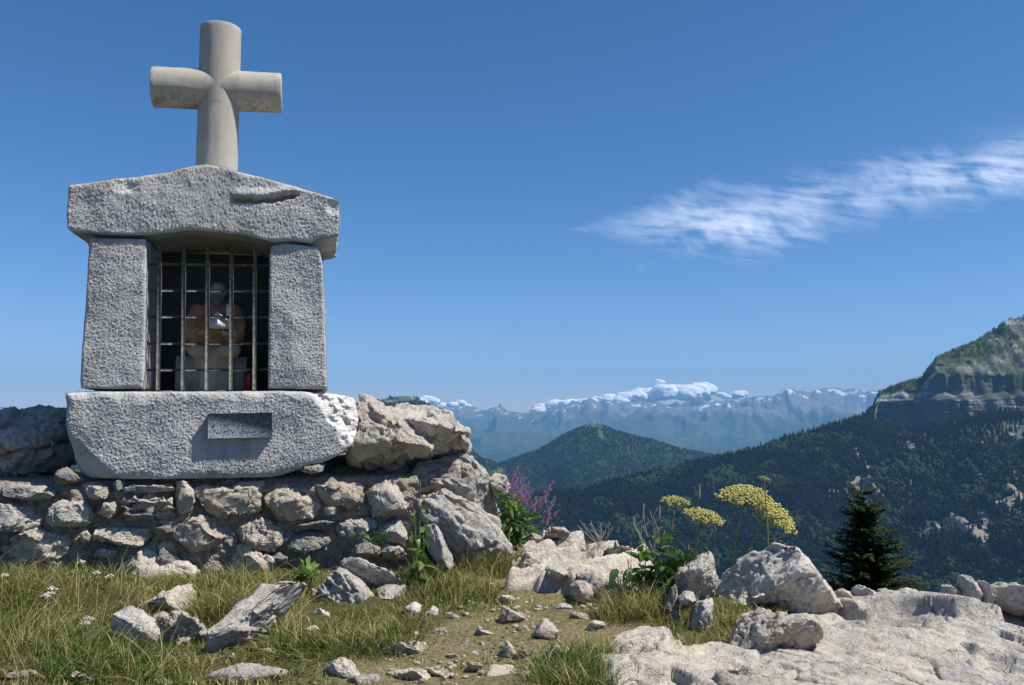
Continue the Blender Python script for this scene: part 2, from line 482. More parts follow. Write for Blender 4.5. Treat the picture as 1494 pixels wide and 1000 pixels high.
# ---- conifers and broadleaved trees used for the far woods (source meshes only, never placed singly)
def conifer_mesh(name, seed, mat):
    rs = np.random.RandomState(seed); parts = []
    for k in range(4):
        z0 = 0.10 + 0.20 * k; z1 = z0 + 0.34; r = 0.17 * (1 - 0.21 * k) * rs.uniform(0.85, 1.15)
        n = 7; th = np.arange(n) / n * 2 * np.pi + rs.rand() * 6
        rr = r * rs.uniform(0.65, 1.2, n)
        V = np.vstack([np.stack([np.cos(th) * rr, np.sin(th) * rr, z0 + rs.uniform(-.04, .04, n)], 1), [[0, 0, min(z1, 1.0)]], [[0, 0, z0 + 0.05]]])
        F = np.array([[i, (i + 1) % n, n] for i in range(n)] + [[(i + 1) % n, i, n + 1] for i in range(n)])
        parts.append((V, F))
    V, F = join(parts)
    return mesh_from(name, V, F, mat, smooth=False)
def round_tree_mesh(name, seed, mat):
    rs = np.random.RandomState(seed); V, F = ico(2)
    V = V * (1 + 0.55 * fbm(V * 1.9 + seed, 2, seed)[:, None])
    V = V * np.array([0.30, 0.30, 0.42]) + np.array([0, 0, 0.48])
    return mesh_from(name, V, F, mat, smooth=False)
def tree_mat(name, a, b):
    m = Mat(name); r = m.rnd()
    c = m.mix(r, a, b)
    c = m.mix(m.math('MULTIPLY', m.ramp(m.noise(0.006, 5, 0.65, m.pos()), [(0.38, 0.0), (0.66, 1.0)]), 0.75), c, (0.022, 0.038, 0.012))
    m.bsdf(c, 0.9, spec=0.08)
    return m.m
MAT_CONIF = tree_mat('far_conifer_needles', (0.005, 0.013, 0.008), (0.013, 0.026, 0.013))
MAT_BROAD = tree_mat('far_broadleaf', (0.013, 0.028, 0.010), (0.030, 0.050, 0.018))
TREES = bpy.data.collections.new('far_tree_kinds')
for k in range(4):
    TREES.objects.link(bpy.data.objects.new('a_conifer_%d' % k, conifer_mesh('conifer', 40 + k, MAT_CONIF)))
for k in range(2):
    TREES.objects.link(bpy.data.objects.new('b_broadleaf_%d' % k, round_tree_mesh('broadleaf', 60 + k, MAT_BROAD)))

def gn_instances(name, pts, scale, idx, coll, tilt=0.06):
    me = bpy.data.meshes.new(name); me.vertices.add(len(pts))
    me.vertices.foreach_set('co', np.asarray(pts, np.float32).ravel())
    a = me.attributes.new('size', 'FLOAT', 'POINT'); a.data.foreach_set('value', np.asarray(scale, np.float32))
    a = me.attributes.new('pick', 'INT', 'POINT'); a.data.foreach_set('value', np.asarray(idx, np.int32))
    o = obj(name, me)
    ng = bpy.data.node_groups.new(name + '_scatter', 'GeometryNodeTree')
    ng.interface.new_socket('Geometry', in_out='INPUT', socket_type='NodeSocketGeometry')
    ng.interface.new_socket('Geometry', in_out='OUTPUT', socket_type='NodeSocketGeometry')
    N = ng.nodes.new; L = ng.links.new
    gi, go = N('NodeGroupInput'), N('NodeGroupOutput')
    ci = N('GeometryNodeCollectionInfo'); ci.inputs['Collection'].default_value = coll
    ci.inputs['Separate Children'].default_value = True; ci.inputs['Reset Children'].default_value = True
    ip = N('GeometryNodeInstanceOnPoints'); ip.inputs['Pick Instance'].default_value = True
    na = N('GeometryNodeInputNamedAttribute'); na.data_type = 'FLOAT'; na.inputs[0].default_value = 'size'
    nb = N('GeometryNodeInputNamedAttribute'); nb.data_type = 'INT'; nb.inputs[0].default_value = 'pick'
    rv = N('FunctionNodeRandomValue'); rv.data_type = 'FLOAT_VECTOR'
    rv.inputs[0].default_value = (-tilt, -tilt, 0); rv.inputs[1].default_value = (tilt, tilt, 6.283)
    L(gi.outputs[0], ip.inputs['Points']); L(ci.outputs[0], ip.inputs['Instance'])
    def out_of(nd): return [s for s in nd.outputs if s.enabled and s.name == 'Attribute'][0]
    L(out_of(nb), ip.inputs['Instance Index']); L(out_of(na), ip.inputs['Scale'])
    L(rv.outputs[0], ip.inputs['Rotation']); L(ip.outputs[0], go.inputs[0])
    md = o.modifiers.new('scatter', 'NODES'); md.node_group = ng
    return o

def scatter_on_grid(V3, dens, n, seed):
    """random points on the quads of V3 [rows, cols, 3]; dens per quad (relative per area)"""
    rs = np.random.RandomState(seed)
    a = V3[:-1, :-1]; b = V3[1:, :-1]; c = V3[1:, 1:]; d = V3[:-1, 1:]
    area = (np.linalg.norm(np.cross(b - a, d - a), axis=2) + np.linalg.norm(np.cross(b - c, d - c), axis=2)) / 2
    w = (area * dens).ravel(); w = w / w.sum()
    q = rs.choice(len(w), n, p=w)
    u = rs.rand(n, 1); v = rs.rand(n, 1)
    A, B, C, D = [k.reshape(-1, 3)[q] for k in (a, b, c, d)]
    return (A * (1 - u) + B * u) * (1 - v) + (D * (1 - u) + C * u) * v, q

# ---- the near mountainside: wooded spur, cliffs and gullies
pxs = np.arange(560, 1760, 2.2)
sky = [(560, 800), (700, 752), (760, 736), (800, 725), (850, 720), (900, 708), (940, 698), (980, 688), (1020, 679), (1060, 672), (1100, 662), (1130, 648), (1180, 636), (1220, 625), (1262, 612), (1272, 600), (1281, 574), (1300, 564), (1345, 551), (1352, 540), (1368, 520), (1395, 509), (1425, 497), (1440, 488), (1452, 480), (1466, 471), (1494, 462), (1560, 440), (1760, 400)]
sk = lambda d: [(a, b + d) for a, b in sky if a < 1266]
uct = sk(2) + [(1272, 602), (1281, 580), (1340, 580), (1350, 566), (1364, 543), (1400, 546), (1440, 548), (1494, 543), (1760, 520)]
ucb = sk(4) + [(1272, 605), (1281, 584), (1340, 583), (1352, 576), (1368, 570), (1420, 577), (1450, 574), (1494, 568), (1760, 550)]
lct = sk(6) + [(1272, 607), (1281, 587), (1340, 585), (1370, 583), (1420, 586), (1450, 584), (1494, 578), (1760, 560)]
lcb = sk(9) + [(1272, 618), (1281, 622), (1310, 625), (1345, 624), (1370, 620), (1400, 611), (1425, 606), (1450, 601), (1494, 597), (1760, 590)]
mid = [(560, 830), (800, 772), (1000, 745), (1200, 725), (1760, 715)]
low = [(560, 900), (800, 850), (1200, 850), (1760, 850)]
foot = [(560, 1080), (1760, 1080)]
tab = [([(a, b + 60) for a, b in sky], [(560, 3300), (1260, 3500), (1281, 3900), (1760, 4300)]),
       (sky, [(560, 2650), (900, 2720), (1260, 3000), (1281, 3150), (1345, 3080), (1400, 3080), (1494, 3140), (1760, 3300)]),
       (uct, [(560, 2635), (900, 2705), (1260, 2985), (1281, 3100), (1345, 2990), (1400, 2920), (1494, 2950), (1760, 3050)]),
       (ucb, [(560, 2620), (900, 2690), (1260, 2970), (1281, 3094), (1345, 2983), (1400, 2912), (1494, 2930), (1760, 3020)]),
       (lct, [(560, 2605), (900, 2675), (1260, 2955), (1281, 3062), (1345, 2950), (1400, 2868), (1494, 2880), (1760, 2960)]),
       (lcb, [(560, 2590), (900, 2660), (1260, 2940), (1281, 3054), (1345, 2941), (1400, 2858), (1494, 2855), (1760, 2930)]),
       (mid, [(560, 2500), (1260, 2500), (1420, 2350), (1760, 2350)]),
       (low, [(560, 2200), (1260, 2100), (1760, 1700)]),
       (foot, [(560, 1550), (1760, 1250)])]
VG, PYG, ROW = rows_mesh(pxs, tab, [6, 34, 14, 6, 26, 60, 60, 40])
PXG = np.broadcast_to(pxs, PYG.shape)
RW = np.broadcast_to(ROW[:, None], PYG.shape)
Vf = VG.reshape(-1, 3).copy()
rw = RW.ravel(); pxg = PXG.ravel(); pyg = PYG.ravel()
onslope = sstep(5.0, 5.6, rw)
incliff = ((rw > 1.6) & (rw < 5.05) & (pxg > 1268)).astype(float)
incliff = incliff * sstep(1268, 1282, pxg)
# spurs and gullies running down the slope, ledges in the cliffs
q = np.stack([Vf[:, 0] / 150.0 + Vf[:, 1] / 900.0, Vf[:, 1] / 420.0, Vf[:, 0] * 0], 1)
q[:, 0] += 0.5 * fbm(q * np.array([0.8, 0.8, 1]) + 3, 3, 4)
gul = ridged(q, 4, 9, 0.5) - 0.85
gamp = np.interp(pxg, [560, 1000, 1200, 1300, 1760], [16, 22, 34, 46, 46])
Vf[:, 2] += gul * gamp * onslope
Vf[:, 2] += fbm(Vf / 45.0, 4, 12) * 6.0 * (0.15 + onslope)
stz = ridged(np.stack([Vf[:, 0] / 260.0, Vf[:, 1] / 900.0, Vf[:, 2] / 17.0], 1), 4, 31, 0.55) - 0.85
col = fbm(np.stack([Vf[:, 0] / 38.0, Vf[:, 2] / 160.0, Vf[:, 1] * 0], 1), 4, 33)
Vf[:, 1] += incliff * (stz * 5 + col * 24)
Vf[:, 2] += incliff * stz * 3
upper = ((rw > 0.9) & (rw <= 2.0) & (pxg > 1270)).astype(float)
Vf[:, 2] += upper * fbm(Vf / 60.0, 5, 40) * 14 * sstep(1.0, 1.15, rw)
Vf[:, 2] += upper * np.where(pxg > 1436, (ridged(np.stack([Vf[:, 0] / 45, Vf[:, 1] / 60, Vf[:, 2] / 30], 1), 4, 41) - 0.8) * 12, 0)
# cover: rock, scree, grass
n1 = fbm(np.stack([Vf[:, 0] / 30.0 + Vf[:, 1] / 500.0, Vf[:, 1] / 230.0, Vf[:, 0] * 0], 1), 5, 51, 0.55)
n2 = fbm(Vf / 120.0, 4, 52)
rock = np.clip(incliff * (0.75 + 0.9 * n2 + 0.3 * (rw > 3.9)), 0, 1)
rock = np.maximum(rock, upper * sstep(1430, 1446, pxg) * (pyg < 510) * sstep(-0.2, 0.0, n1))
belt = np.exp(-((pyg - (640 - 0.06 * (pxg - 1300))) / 34.0) ** 2) * sstep(1285, 1320, pxg)
belt2 = np.exp(-((pyg - 716) / 42.0) ** 2) * np.exp(-((pxg - 1235) / 75.0) ** 2)
ravine = np.exp(-((pyg - np.interp(pxg, [1300, 1360, 1420, 1470, 1494, 1760], [806, 790, 780, 745, 735, 700])) / np.interp(pxg, [1300, 1400, 1494], [12, 17, 40])) ** 2) * sstep(1300, 1330, pxg)
scree = sstep(0.14, 0.40, n1 + 0.5 * fbm(Vf / 22.0, 3, 57) * 0.5 + belt * 0.62 + belt2 * 0.50 + ravine * 0.80 - 0.16) * onslope * sstep(1180, 1230, pxg)
gmask = np.clip(belt * 1.3 * sstep(-0.1, 0.15, n2 + 0.1) + upper * (pyg > 498) * 0.65 + ravine * 0.6, 0, 1)
cover = np.stack([rock, scree, gmask], 1)
F = grid_faces(len(ROW), len(pxs))[:, ::-1]
tag(mobj('mountainside', Vf, F, MAT_SLOPE, attrs={'cover': cover}, base=(0, 2500, -300)), kind='structure')
V3 = Vf.reshape(VG.shape)
dens = (1 - 0.93 * sstep(0.25, 0.8, scree)) * (1 - sstep(0.15, 0.4, rock))
dens = dens * np.where(upper > 0, np.where(pxg < 1350, 0.9, 0.75 * sstep(-0.08, 0.15, n2)), 1.0) * (1 - 0.85 * np.clip(belt * (pxg > 1310), 0, 1) * sstep(-0.15, 0.15, n2 + 0.1)) * (rw > 0.8)
dens = dens.reshape(PYG.shape)[:-1, :-1]
vis = ((PYG < 900) & (PXG > 620)).astype(float)[:-1, :-1]
pts, _ = scatter_on_grid(V3, dens * vis, 56000, 3)
rs = np.random.RandomState(8)
mixn = fbm(pts / 130.0, 3, 71)
pick = np.where((mixn + rs.uniform(-.25, .25, len(pts)) > 0.24) & (pts[:, 2] < -60), 4 + rs.randint(0, 2, len(pts)), rs.randint(0, 4, len(pts)))
siz = rs.uniform(14, 34, len(pts)) * np.where(pick > 3, 0.66, 1.0) * np.where(pts[:, 2] > 60, 0.32, np.where(pts[:, 2] > 15, 0.5, 1.0))
fo = gn_instances('mountainside_forest', pts, siz, pick, TREES)
tag(fo, 'dark conifer forest covering the mountainside below the cliffs', 'forest', kind='stuff')

# ---- the wooded dome behind it
def dome(name, sky, tabY, rows, seed, amp, ntree, label, clear=None, foot_py=780, bits=None, tree=(12, 22), step=2.5, cover=None):
    pxs = np.arange(sky[0][0], sky[-1][0] + 1, step).astype(float)
    tab = [([(a, b + 30) for a, b in sky], [(0, tabY[0])]), (sky, [(0, tabY[1])]),
           ([(a, b + 45) for a, b in sky], [(0, tabY[2])]), ([(0, foot_py)], [(0, tabY[3])])]
    VG, PYG, ROW = rows_mesh(pxs, tab, [6, rows, rows])
    Vf = VG.reshape(-1, 3).copy(); rw = np.broadcast_to(ROW[:, None], PYG.shape).ravel()
    pxg = np.broadcast_to(pxs, PYG.shape).ravel(); pyg = PYG.ravel()
    q = np.stack([Vf[:, 0] / 330.0, Vf[:, 1] / 700.0, Vf[:, 0] * 0], 1)
    Vf[:, 2] += (ridged(q, 4, seed) - 0.85) * amp * sstep(1.0, 1.6, rw) + fbm(Vf / 70.0, 3, seed + 2) * 6
    cv = np.zeros((len(Vf), 3)) if cover is None else cover(pxg, pyg, Vf)
    tag(mobj(name, Vf, grid_faces(len(ROW), len(pxs))[:, ::-1], MAT_SLOPE, attrs={'cover': cv}, base=(0, tabY[1], -300)), kind='structure')
    if ntree:
        d = (1 - np.clip(cv.max(axis=1) * 1.6, 0, 1)).reshape(PYG.shape) * ((ROW > 0.7)[:, None])
        pts, _ = scatter_on_grid(Vf.reshape(VG.shape), d[:-1, :-1], ntree, seed)
        rs = np.random.RandomState(seed + 4)
        pick = np.where(rs.rand(len(pts)) < 0.25, 4 + rs.randint(0, 2, len(pts)), rs.randint(0, 4, len(pts)))
        fo = gn_instances(name + '_forest', pts, rs.uniform(*tree, len(pts)) * np.where(pick > 3, 0.75, 1), pick, TREES)
        tag(fo, label, 'forest', kind='stuff')
def dome_cover(px, py, V):
    n = fbm(V / 60.0, 3, 77) * 4
    a = np.exp(-(((px - 876 + (py - 638) * -0.35 + n) / 5.0) ** 2) - ((py - 638) / 11.0) ** 2)
    b = np.exp(-(((px - 868) / 17.0) ** 2) - ((py - 622) / 4.5) ** 2)
    g = sstep(0.35, 0.6, np.maximum(a, b))
    return np.stack([g * 0, g * 0, g], 1)
dome('dome_hill', [(600, 740), (660, 708), (700, 690), (715, 683), (740, 673), (780, 660), (800, 649), (825, 634), (845, 625), (865, 620), (885, 624), (905, 632), (930, 638), (960, 645), (990, 655), (1020, 661), (1050, 667), (1080, 673), (1120, 684), (1200, 700), (1300, 720)],
     (6600, 5600, 5150, 3900), 55, 91, 50, 46000, 'blue-green forest clothing the rounded dome hill', cover=dome_cover)
def left_cover(px, py, V):
    n = fbm(V / 90.0, 3, 79) * 5
    g = sstep(0.3, 0.6, np.exp(-(((py - 690 + (px - 725) * 0.42 + n) / 4.0) ** 2) - ((px - 728) / 14.0) ** 2))
    rk = sstep(0.0, 0.3, fbm(np.stack([V[:, 0] / 200, V[:, 1] / 200, V[:, 2] / 40], 1), 4, 13) + 0.22) * ((px < 640) & (py < 622))
    return np.stack([rk, g * 0.0, g * 0.9], 1)
dome('plateau_hill', [(-200, 600), (-60, 592), (0, 598), (16, 597), (28, 604), (36, 626), (60, 648), (200, 640), (420, 612), (500, 590), (545, 584), (572, 579), (596, 578), (610, 583), (622, 588), (640, 606), (660, 632), (680, 652), (700, 668), (720, 676), (740, 688), (770, 720), (800, 750)],
     (5600, 4700, 4400, 3600), 45, 95, 50, 30000, 'dark forest on the lower plateau slopes behind the shrine', cover=left_cover, foot_py=790)

# ------------------------------------------------------------------ near materials
LS_GREY = limestone('limestone_weathered_grey', (0.56, 0.51, 0.45), (0.40, 0.39, 0.375), 0.50, stain_amt=0.55)
LS_CREAM = limestone('limestone_cream', (0.60, 0.53, 0.44), (0.46, 0.43, 0.385), 0.54, stain_amt=0.35)
LS_WALL = limestone('limestone_tan', (0.58, 0.49, 0.39), (0.43, 0.39, 0.345), 0.52, stain_amt=0.35)
LS_WHITE = limestone('limestone_fresh_white', (0.68, 0.64, 0.585), (0.57, 0.54, 0.50), 0.5, stain_amt=0.2)
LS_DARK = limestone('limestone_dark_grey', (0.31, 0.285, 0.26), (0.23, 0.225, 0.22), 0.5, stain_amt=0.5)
LS_SLAB = limestone('limestone_pavement', (0.66, 0.60, 0.51), (0.47, 0.455, 0.43), 0.53, stain=(0.22, 0.21, 0.20), stain_amt=0.6, streak=((0.0, 0.0, 0.7), (1.0, 0.45, 1.0)))

def mat_hammered(name, a, b, bump=0.8):
    m = Mat(name); v = m.pos()
    n = m.noise(5, 5, 0.65, v); c = m.mix(m.ramp(n, [(0.35, 0.0), (0.65, 1.0)]), a, b)
    sp = m.noise(130, 3, 0.7, v)
    c = m.mix(m.math('MULTIPLY', m.ramp(sp, [(0.56, 0.0), (0.68, 1.0)]), 0.45), c, (0.16, 0.16, 0.165))
    c = m.mix(m.math('MULTIPLY', m.ramp(sp, [(0.30, 1.0), (0.42, 0.0)]), 0.4), c, (0.60, 0.59, 0.58))
    d = m.noise(2.0, 4, 0.7, v, 0.5)
    c = m.mix(m.math('MULTIPLY', m.ramp(d, [(0.52, 0.0), (0.72, 1.0)]), 0.35), c, (0.22, 0.22, 0.225))
    mpv = m.n('ShaderNodeMapping', None, Vector=v); mpv.inputs['Scale'].default_value = (9.0, 9.0, 0.9)
    rain = m.noise(1.0, 5, 0.65, mpv.outputs[0])
    c = m.mix(m.math('MULTIPLY', m.ramp(rain, [(0.52, 0.0), (0.68, 1.0)]), 0.4), c, (0.20, 0.20, 0.205))
    li = m.noise(11, 5, 0.75, v); c = m.mix(m.math('MULTIPLY', m.ramp(li, [(0.62, 0.0), (0.70, 1.0)]), 0.6), c, (0.13, 0.125, 0.115))
    pa = m.noise(24, 4, 0.7, v); c = m.mix(m.math('MULTIPLY', m.ramp(pa, [(0.63, 0.0), (0.70, 1.0)]), 0.5), c, (0.60, 0.57, 0.50))
    fr = m.attr('fresh'); c = m.mix(fr, c, m.mix(n, (0.60, 0.585, 0.57), (0.68, 0.66, 0.64)))
    c = m.mix(m.math('MULTIPLY', m.attr('rust'), 0.8), c, (0.42, 0.26, 0.13))
    h = m.math('ADD', m.noise(75, 5, 0.65, v), m.math('MULTIPLY', m.noise(260, 2, 0.6, v), 0.25))
    m.bsdf(c, 0.88, m.bump(h, bump, 0.012), spec=0.2)
    return m.m
MAT_HAM = mat_hammered('bush_hammered_stone', (0.44, 0.435, 0.43), (0.56, 0.55, 0.54))

def mat_cross():
    m = Mat('cast_stone_cross'); v = m.pos()
    n = m.noise(7, 6, 0.65, v); c = m.mix(n, (0.36, 0.34, 0.30), (0.50, 0.465, 0.41))
    mpv = m.n('ShaderNodeMapping', None, Vector=v); mpv.inputs['Scale'].default_value = (14.0, 14.0, 1.4)
    c = m.mix(m.math('MULTIPLY', m.ramp(m.noise(1.0, 5, 0.65, mpv.outputs[0]), [(0.5, 0.0), (0.68, 1.0)]), 0.45), c, (0.25, 0.235, 0.205))
    sp = m.noise(120, 3, 0.7, v); c = m.mix(m.math('MULTIPLY', m.ramp(sp, [(0.55, 0.0), (0.7, 1.0)]), 0.5), c, (0.22, 0.21, 0.19))
    l = m.noise(16, 5, 0.75, v); low = m.attr('under')
    c = m.mix(m.math('MULTIPLY', m.ramp(m.math('ADD', l, m.math('MULTIPLY', low, 0.16)), [(0.66, 0.0), (0.76, 1.0)]), 0.6), c, (0.14, 0.11, 0.08))
    m.bsdf(c, 0.9, m.bump(m.noise(130, 5, 0.7, v), 0.7, 0.008), spec=0.15)
    return m.m
MAT_CROSS = mat_cross()
def plain(name, a, b, scale=20, rough=0.8, bump=0.3, dist=0.004, **kw):
    m = Mat(name); v = m.pos(); n = m.noise(scale, 5, 0.65, v)
    m.bsdf(m.mix(n, a, b), rough, m.bump(n, bump, dist), **kw); return m.m
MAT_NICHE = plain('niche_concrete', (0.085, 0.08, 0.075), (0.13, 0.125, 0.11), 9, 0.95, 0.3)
def mat_iron():
    m = Mat('weathered_iron'); v = m.pos(); n = m.noise(40, 5, 0.7, v)
    c = m.ramp(n, [(0.3, (0.05, 0.052, 0.05)), (0.5, (0.09, 0.095, 0.09)), (0.62, (0.17, 0.175, 0.165)), (0.75, (0.09, 0.065, 0.045))])
    m.bsdf(c, 0.65, m.bump(n, 0.4, 0.002), Metallic=0.25); return m.m
MAT_IRON = mat_iron()
def mat_plaque():
    m = Mat('speckled_granite'); v = m.pos()
    n = m.noise(170, 3, 0.75, v); n2 = m.noise(60, 4, 0.7, v)
    c = m.ramp(n, [(0.36, (0.03, 0.04, 0.06)), (0.48, (0.10, 0.13, 0.165)), (0.56, (0.20, 0.23, 0.27)), (0.68, (0.42, 0.45, 0.48))])
    c = m.mix(m.math('MULTIPLY', m.ramp(n2, [(0.5, 0.0), (0.62, 1.0)]), 0.5), c, (0.05, 0.06, 0.08))
    m.bsdf(c, 0.85, m.bump(n, 0.3, 0.002), spec=0.15); return m.m
MAT_GRANITE = mat_plaque()
def mat_mortar():
    m = Mat('old_mortar'); v = m.pos()
    n = m.noise(18, 6, 0.7, v); c = m.mix(n, (0.19, 0.165, 0.14), (0.36, 0.32, 0.27))
    vo = m.n('ShaderNodeTexVoronoi', None, Scale=75.0, Vector=v)
    c = m.mix(m.math('MULTIPLY', m.ramp(vo.outputs['Color'], [(0.5, 0.0), (0.75, 1.0)]), 0.5), c, (0.38, 0.34, 0.29))
    h = m.math('ADD', m.math('MULTIPLY', vo.outputs[0], -0.8), m.noise(45, 5, 0.7, v))
    m.bsdf(c, 0.95, m.bump(h, 1.0, 0.015), spec=0.1); return m.m
MAT_MORTAR = mat_mortar()
def mat_ground():
    m = Mat('trodden_alpine_soil'); v = m.pos()
    n = m.noise(3.0, 6, 0.7, v); n2 = m.noise(30, 5, 0.7, v); n3 = m.noise(160, 3, 0.7, v)
    c = m.mix(m.ramp(n, [(0.36, 0.0), (0.62, 1.0)]), (0.26, 0.21, 0.115), (0.155, 0.15, 0.06))
    c = m.mix(m.ramp(n2, [(0.40, 0.0), (0.68, 1.0)]), c, (0.36, 0.30, 0.19))
    c = m.mix(m.math('MULTIPLY', m.ramp(n3, [(0.52, 0.0), (0.66, 1.0)]), 0.5), c, (0.11, 0.08, 0.05))
    c = m.mix(m.math('MULTIPLY', m.attr('turf'), 0.8), c, m.mix(n2, (0.055, 0.05, 0.022), (0.11, 0.105, 0.04)))
    h = m.math('ADD', n2, m.math('MULTIPLY', n3, 0.4))
    m.bsdf(c, 0.98, m.bump(h, 1.0, 0.03), spec=0.05); return m.m
MAT_GROUND = mat_ground()

# ------------------------------------------------------------------ near ground
S_ORG = at(310, 570, 5.5)                                  # on the shrine's front plane
YAW = math.radians(13.0)
S_U = np.array([math.cos(YAW), math.sin(YAW), 0.0]); S_N = np.array([math.sin(YAW), -math.cos(YAW), 0.0]); S_Z = np.array([0, 0, 1.0])
def sh_px(px, py, w=0.0):
    """pixel -> (u, v) on the shrine plane pushed w metres to the front"""
    r = ray(px, py); o = S_ORG + S_N * w - np.array([0, 0, CAM_Z])
    t = (S_N @ o) / (S_N @ r)
    p = np.array([0, 0, CAM_Z]) + r * t - S_ORG - S_N * w
    return np.array([p @ S_U, p @ S_Z])
def sh_world(u, v, w):
    u, v, w = np.broadcast_arrays(u, v, w)
    return S_ORG + u[..., None] * S_U + v[..., None] * S_Z + w[..., None] * S_N

_GC = [(-250, 850, 5.0), (0, 842, 5.1), (100, 840, 5.2), (200, 848, 5.25), (300, 845, 5.3), (420, 842, 5.4), (520, 845, 5.45), (600, 850, 5.5),
       (-200, 930, 4.2), (0, 925, 4.3), (100, 930, 4.25), (250, 920, 4.4), (400, 900, 4.6), (550, 900, 4.6),
       (-200, 1000, 3.5), (0, 1000, 3.5), (300, 1000, 3.5), (600, 1000, 3.5), (700, 1000, 3.5), (900, 1000, 3.45), (1000, 1000, 3.4), (1200, 1000, 3.3), (1494, 1000, 3.3), (1700, 1000, 3.3),
       (700, 900, 4.5), (800, 900, 4.5), (650, 845, 5.3), (700, 815, 5.9), (735, 795, 6.4), (790, 800, 6.2), (830, 880, 4.85), (880, 890, 4.65), (950, 905, 4.45), (900, 885, 5.0), (935, 865, 5.4), (860, 880, 5.4), (800, 850, 5.6),
       (1000, 940, 4.05), (1050, 900, 4.5), (1150, 890, 4.7), (1230, 880, 5.0), (1300, 885, 5.0), (1400, 890, 4.95), (1494, 905, 4.8), (1700, 905, 4.8)]
_GP = np.array([at(*c) for c in _GC])
_GP = np.vstack([_GP, [[-6, 1, 0.0], [-2, 1.2, -0.02], [0, 0.0, -0.05], [2, 1.2, 0.0], [6, 1, 0.0], [0, 2.2, -0.02], [-3, -3, -0.2], [3, -3, -0.2], [0, -4, -0.3]]])
def back_edge(x):
    return np.interp(x, [-8, -3.2, -0.3, 0.1, 0.6, 1.2, 1.7, 2.2, 3.2, 8], [7.6, 7.6, 7.4, 6.7, 6.5, 5.8, 5.05, 4.95, 4.95, 4.95])
def ground_z(x, y):
    x = np.asarray(x, float); y = np.asarray(y, float)
    d2 = (x[..., None] - _GP[:, 0]) ** 2 + (y[..., None] - _GP[:, 1]) ** 2
    w = 1 / (d2 + 0.02) ** 1.8
    z = (w * _GP[:, 2]).sum(-1) / w.sum(-1)
    # platform behind the plinth wall
    s = (x - S_ORG[0]) * S_N[0] + (y - S_ORG[1]) * S_N[1]
    plat = sstep(-0.08, -0.45, s) * sstep(0.0, -0.5, x)
    z = z + plat * 0.50
    over = np.maximum(0, y - back_edge(x))
    z = z - over * 0.55 * sstep(-.05, .45, over) - np.maximum(0, y - 14) * 0.12
    return z
def ground_hit(px, py):
    r = ray(px, py); Y = np.arange(2.2, 9.0, 0.01)
    zz = CAM_Z + r[2] * Y; g = ground_z(r[0] * Y, Y)
    k = np.argmax(zz <= g)
    return Y[k] if (zz <= g).any() else 7.0
def in_poly_dist(x, y, poly):
    """signed distance (positive inside) to a polygon"""
    P = np.asarray(poly, float); n = len(P); d = np.full(x.shape, 1e9); ins = np.zeros(x.shape, bool)
    for i in range(n):
        a, b = P[i], P[(i + 1) % n]; e = b - a
        t = np.clip(((x - a[0]) * e[0] + (y - a[1]) * e[1]) / (e @ e), 0, 1)
        d = np.minimum(d, np.hypot(x - a[0] - t * e[0], y - a[1] - t * e[1]))
        c = ((a[1] > y) != (b[1] > y)) & (x < (b[0] - a[0]) * (y - a[1]) / (b[1] - a[1] + 1e-12) + a[0]); ins ^= c
    return np.where(ins, d, -d)
pav_out = [(1020, 985, 3.65), (1060, 950, 3.95), (1125, 908, 4.45), (1150, 893, 4.7), (1180, 880, 4.95), (1215, 868, 5.15), (1260, 866, 5.1), (1330, 860, 5.2), (1400, 868, 5.25), (1470, 872, 5.3), (1600, 876, 5.3), (1750, 1000, 3.4), (1700, 1100, 2.6), (1100, 1120, 2.6), (990, 1080, 2.8), (1000, 1000, 3.4)]
pav2 = [(868, 1010, 3.3), (872, 960, 3.75), (890, 930, 4.05), (925, 922, 4.15), (960, 925, 4.1), (1000, 938, 4.0), (1050, 935, 4.0), (1110, 945, 3.95), (1130, 1010, 3.3), (1100, 1090, 2.7), (900, 1090, 2.7)]
xs = np.concatenate([np.linspace(-60, -4.6, 24), np.linspace(-4.4, 4.6, 245), np.linspace(4.8, 60, 24)])
ys = np.concatenate([np.linspace(-40, 2.0, 24), np.linspace(2.1, 8.0, 190), np.linspace(8.2, 140, 40)])
XX, YY = np.meshgrid(xs, ys, indexing='ij')
ZZ = ground_z(XX, YY)
for _po in (pav_out, pav2):                                # bedrock takes the place of soil here
    ZZ = ZZ - .22 * sstep(-.06, .10, in_poly_dist(XX, YY, [at(*c)[:2] for c in _po]))
pp = np.stack([XX.ravel(), YY.ravel(), ZZ.ravel()], 1)
pp[:, 2] += fbm(pp * 2.2, 3, 3) * 0.03 + fbm(pp * 9.0, 3, 4) * 0.014
def path_dist(x, y):
    c = np.interp(y, [2.7, 3.4, 4.2, 5.0, 6.0, 6.9], [0.05, -.05, 0.05, .02, -.06, 0.0])
    return np.abs(x - c) / np.interp(y, [2.7, 3.6, 4.6, 6.0], [.75, .62, .40, .18])
turf_m = sstep(.7, 1.5, path_dist(pp[:, 0], pp[:, 1]) + .5 * fbm(pp * 1.7, 3, 9))
tag(mobj('ground', pp, grid_faces(len(xs), len(ys)), MAT_GROUND, attrs={'turf': turf_m}, base=(0, 0, 0)), kind='structure')

# ------------------------------------------------------------------ the shrine
shrine = thing('wayside_shrine', 'grey hewn-stone wayside shrine with barred niche and round-armed stone cross on top', 'shrine', S_ORG + S_Z * -0.55)

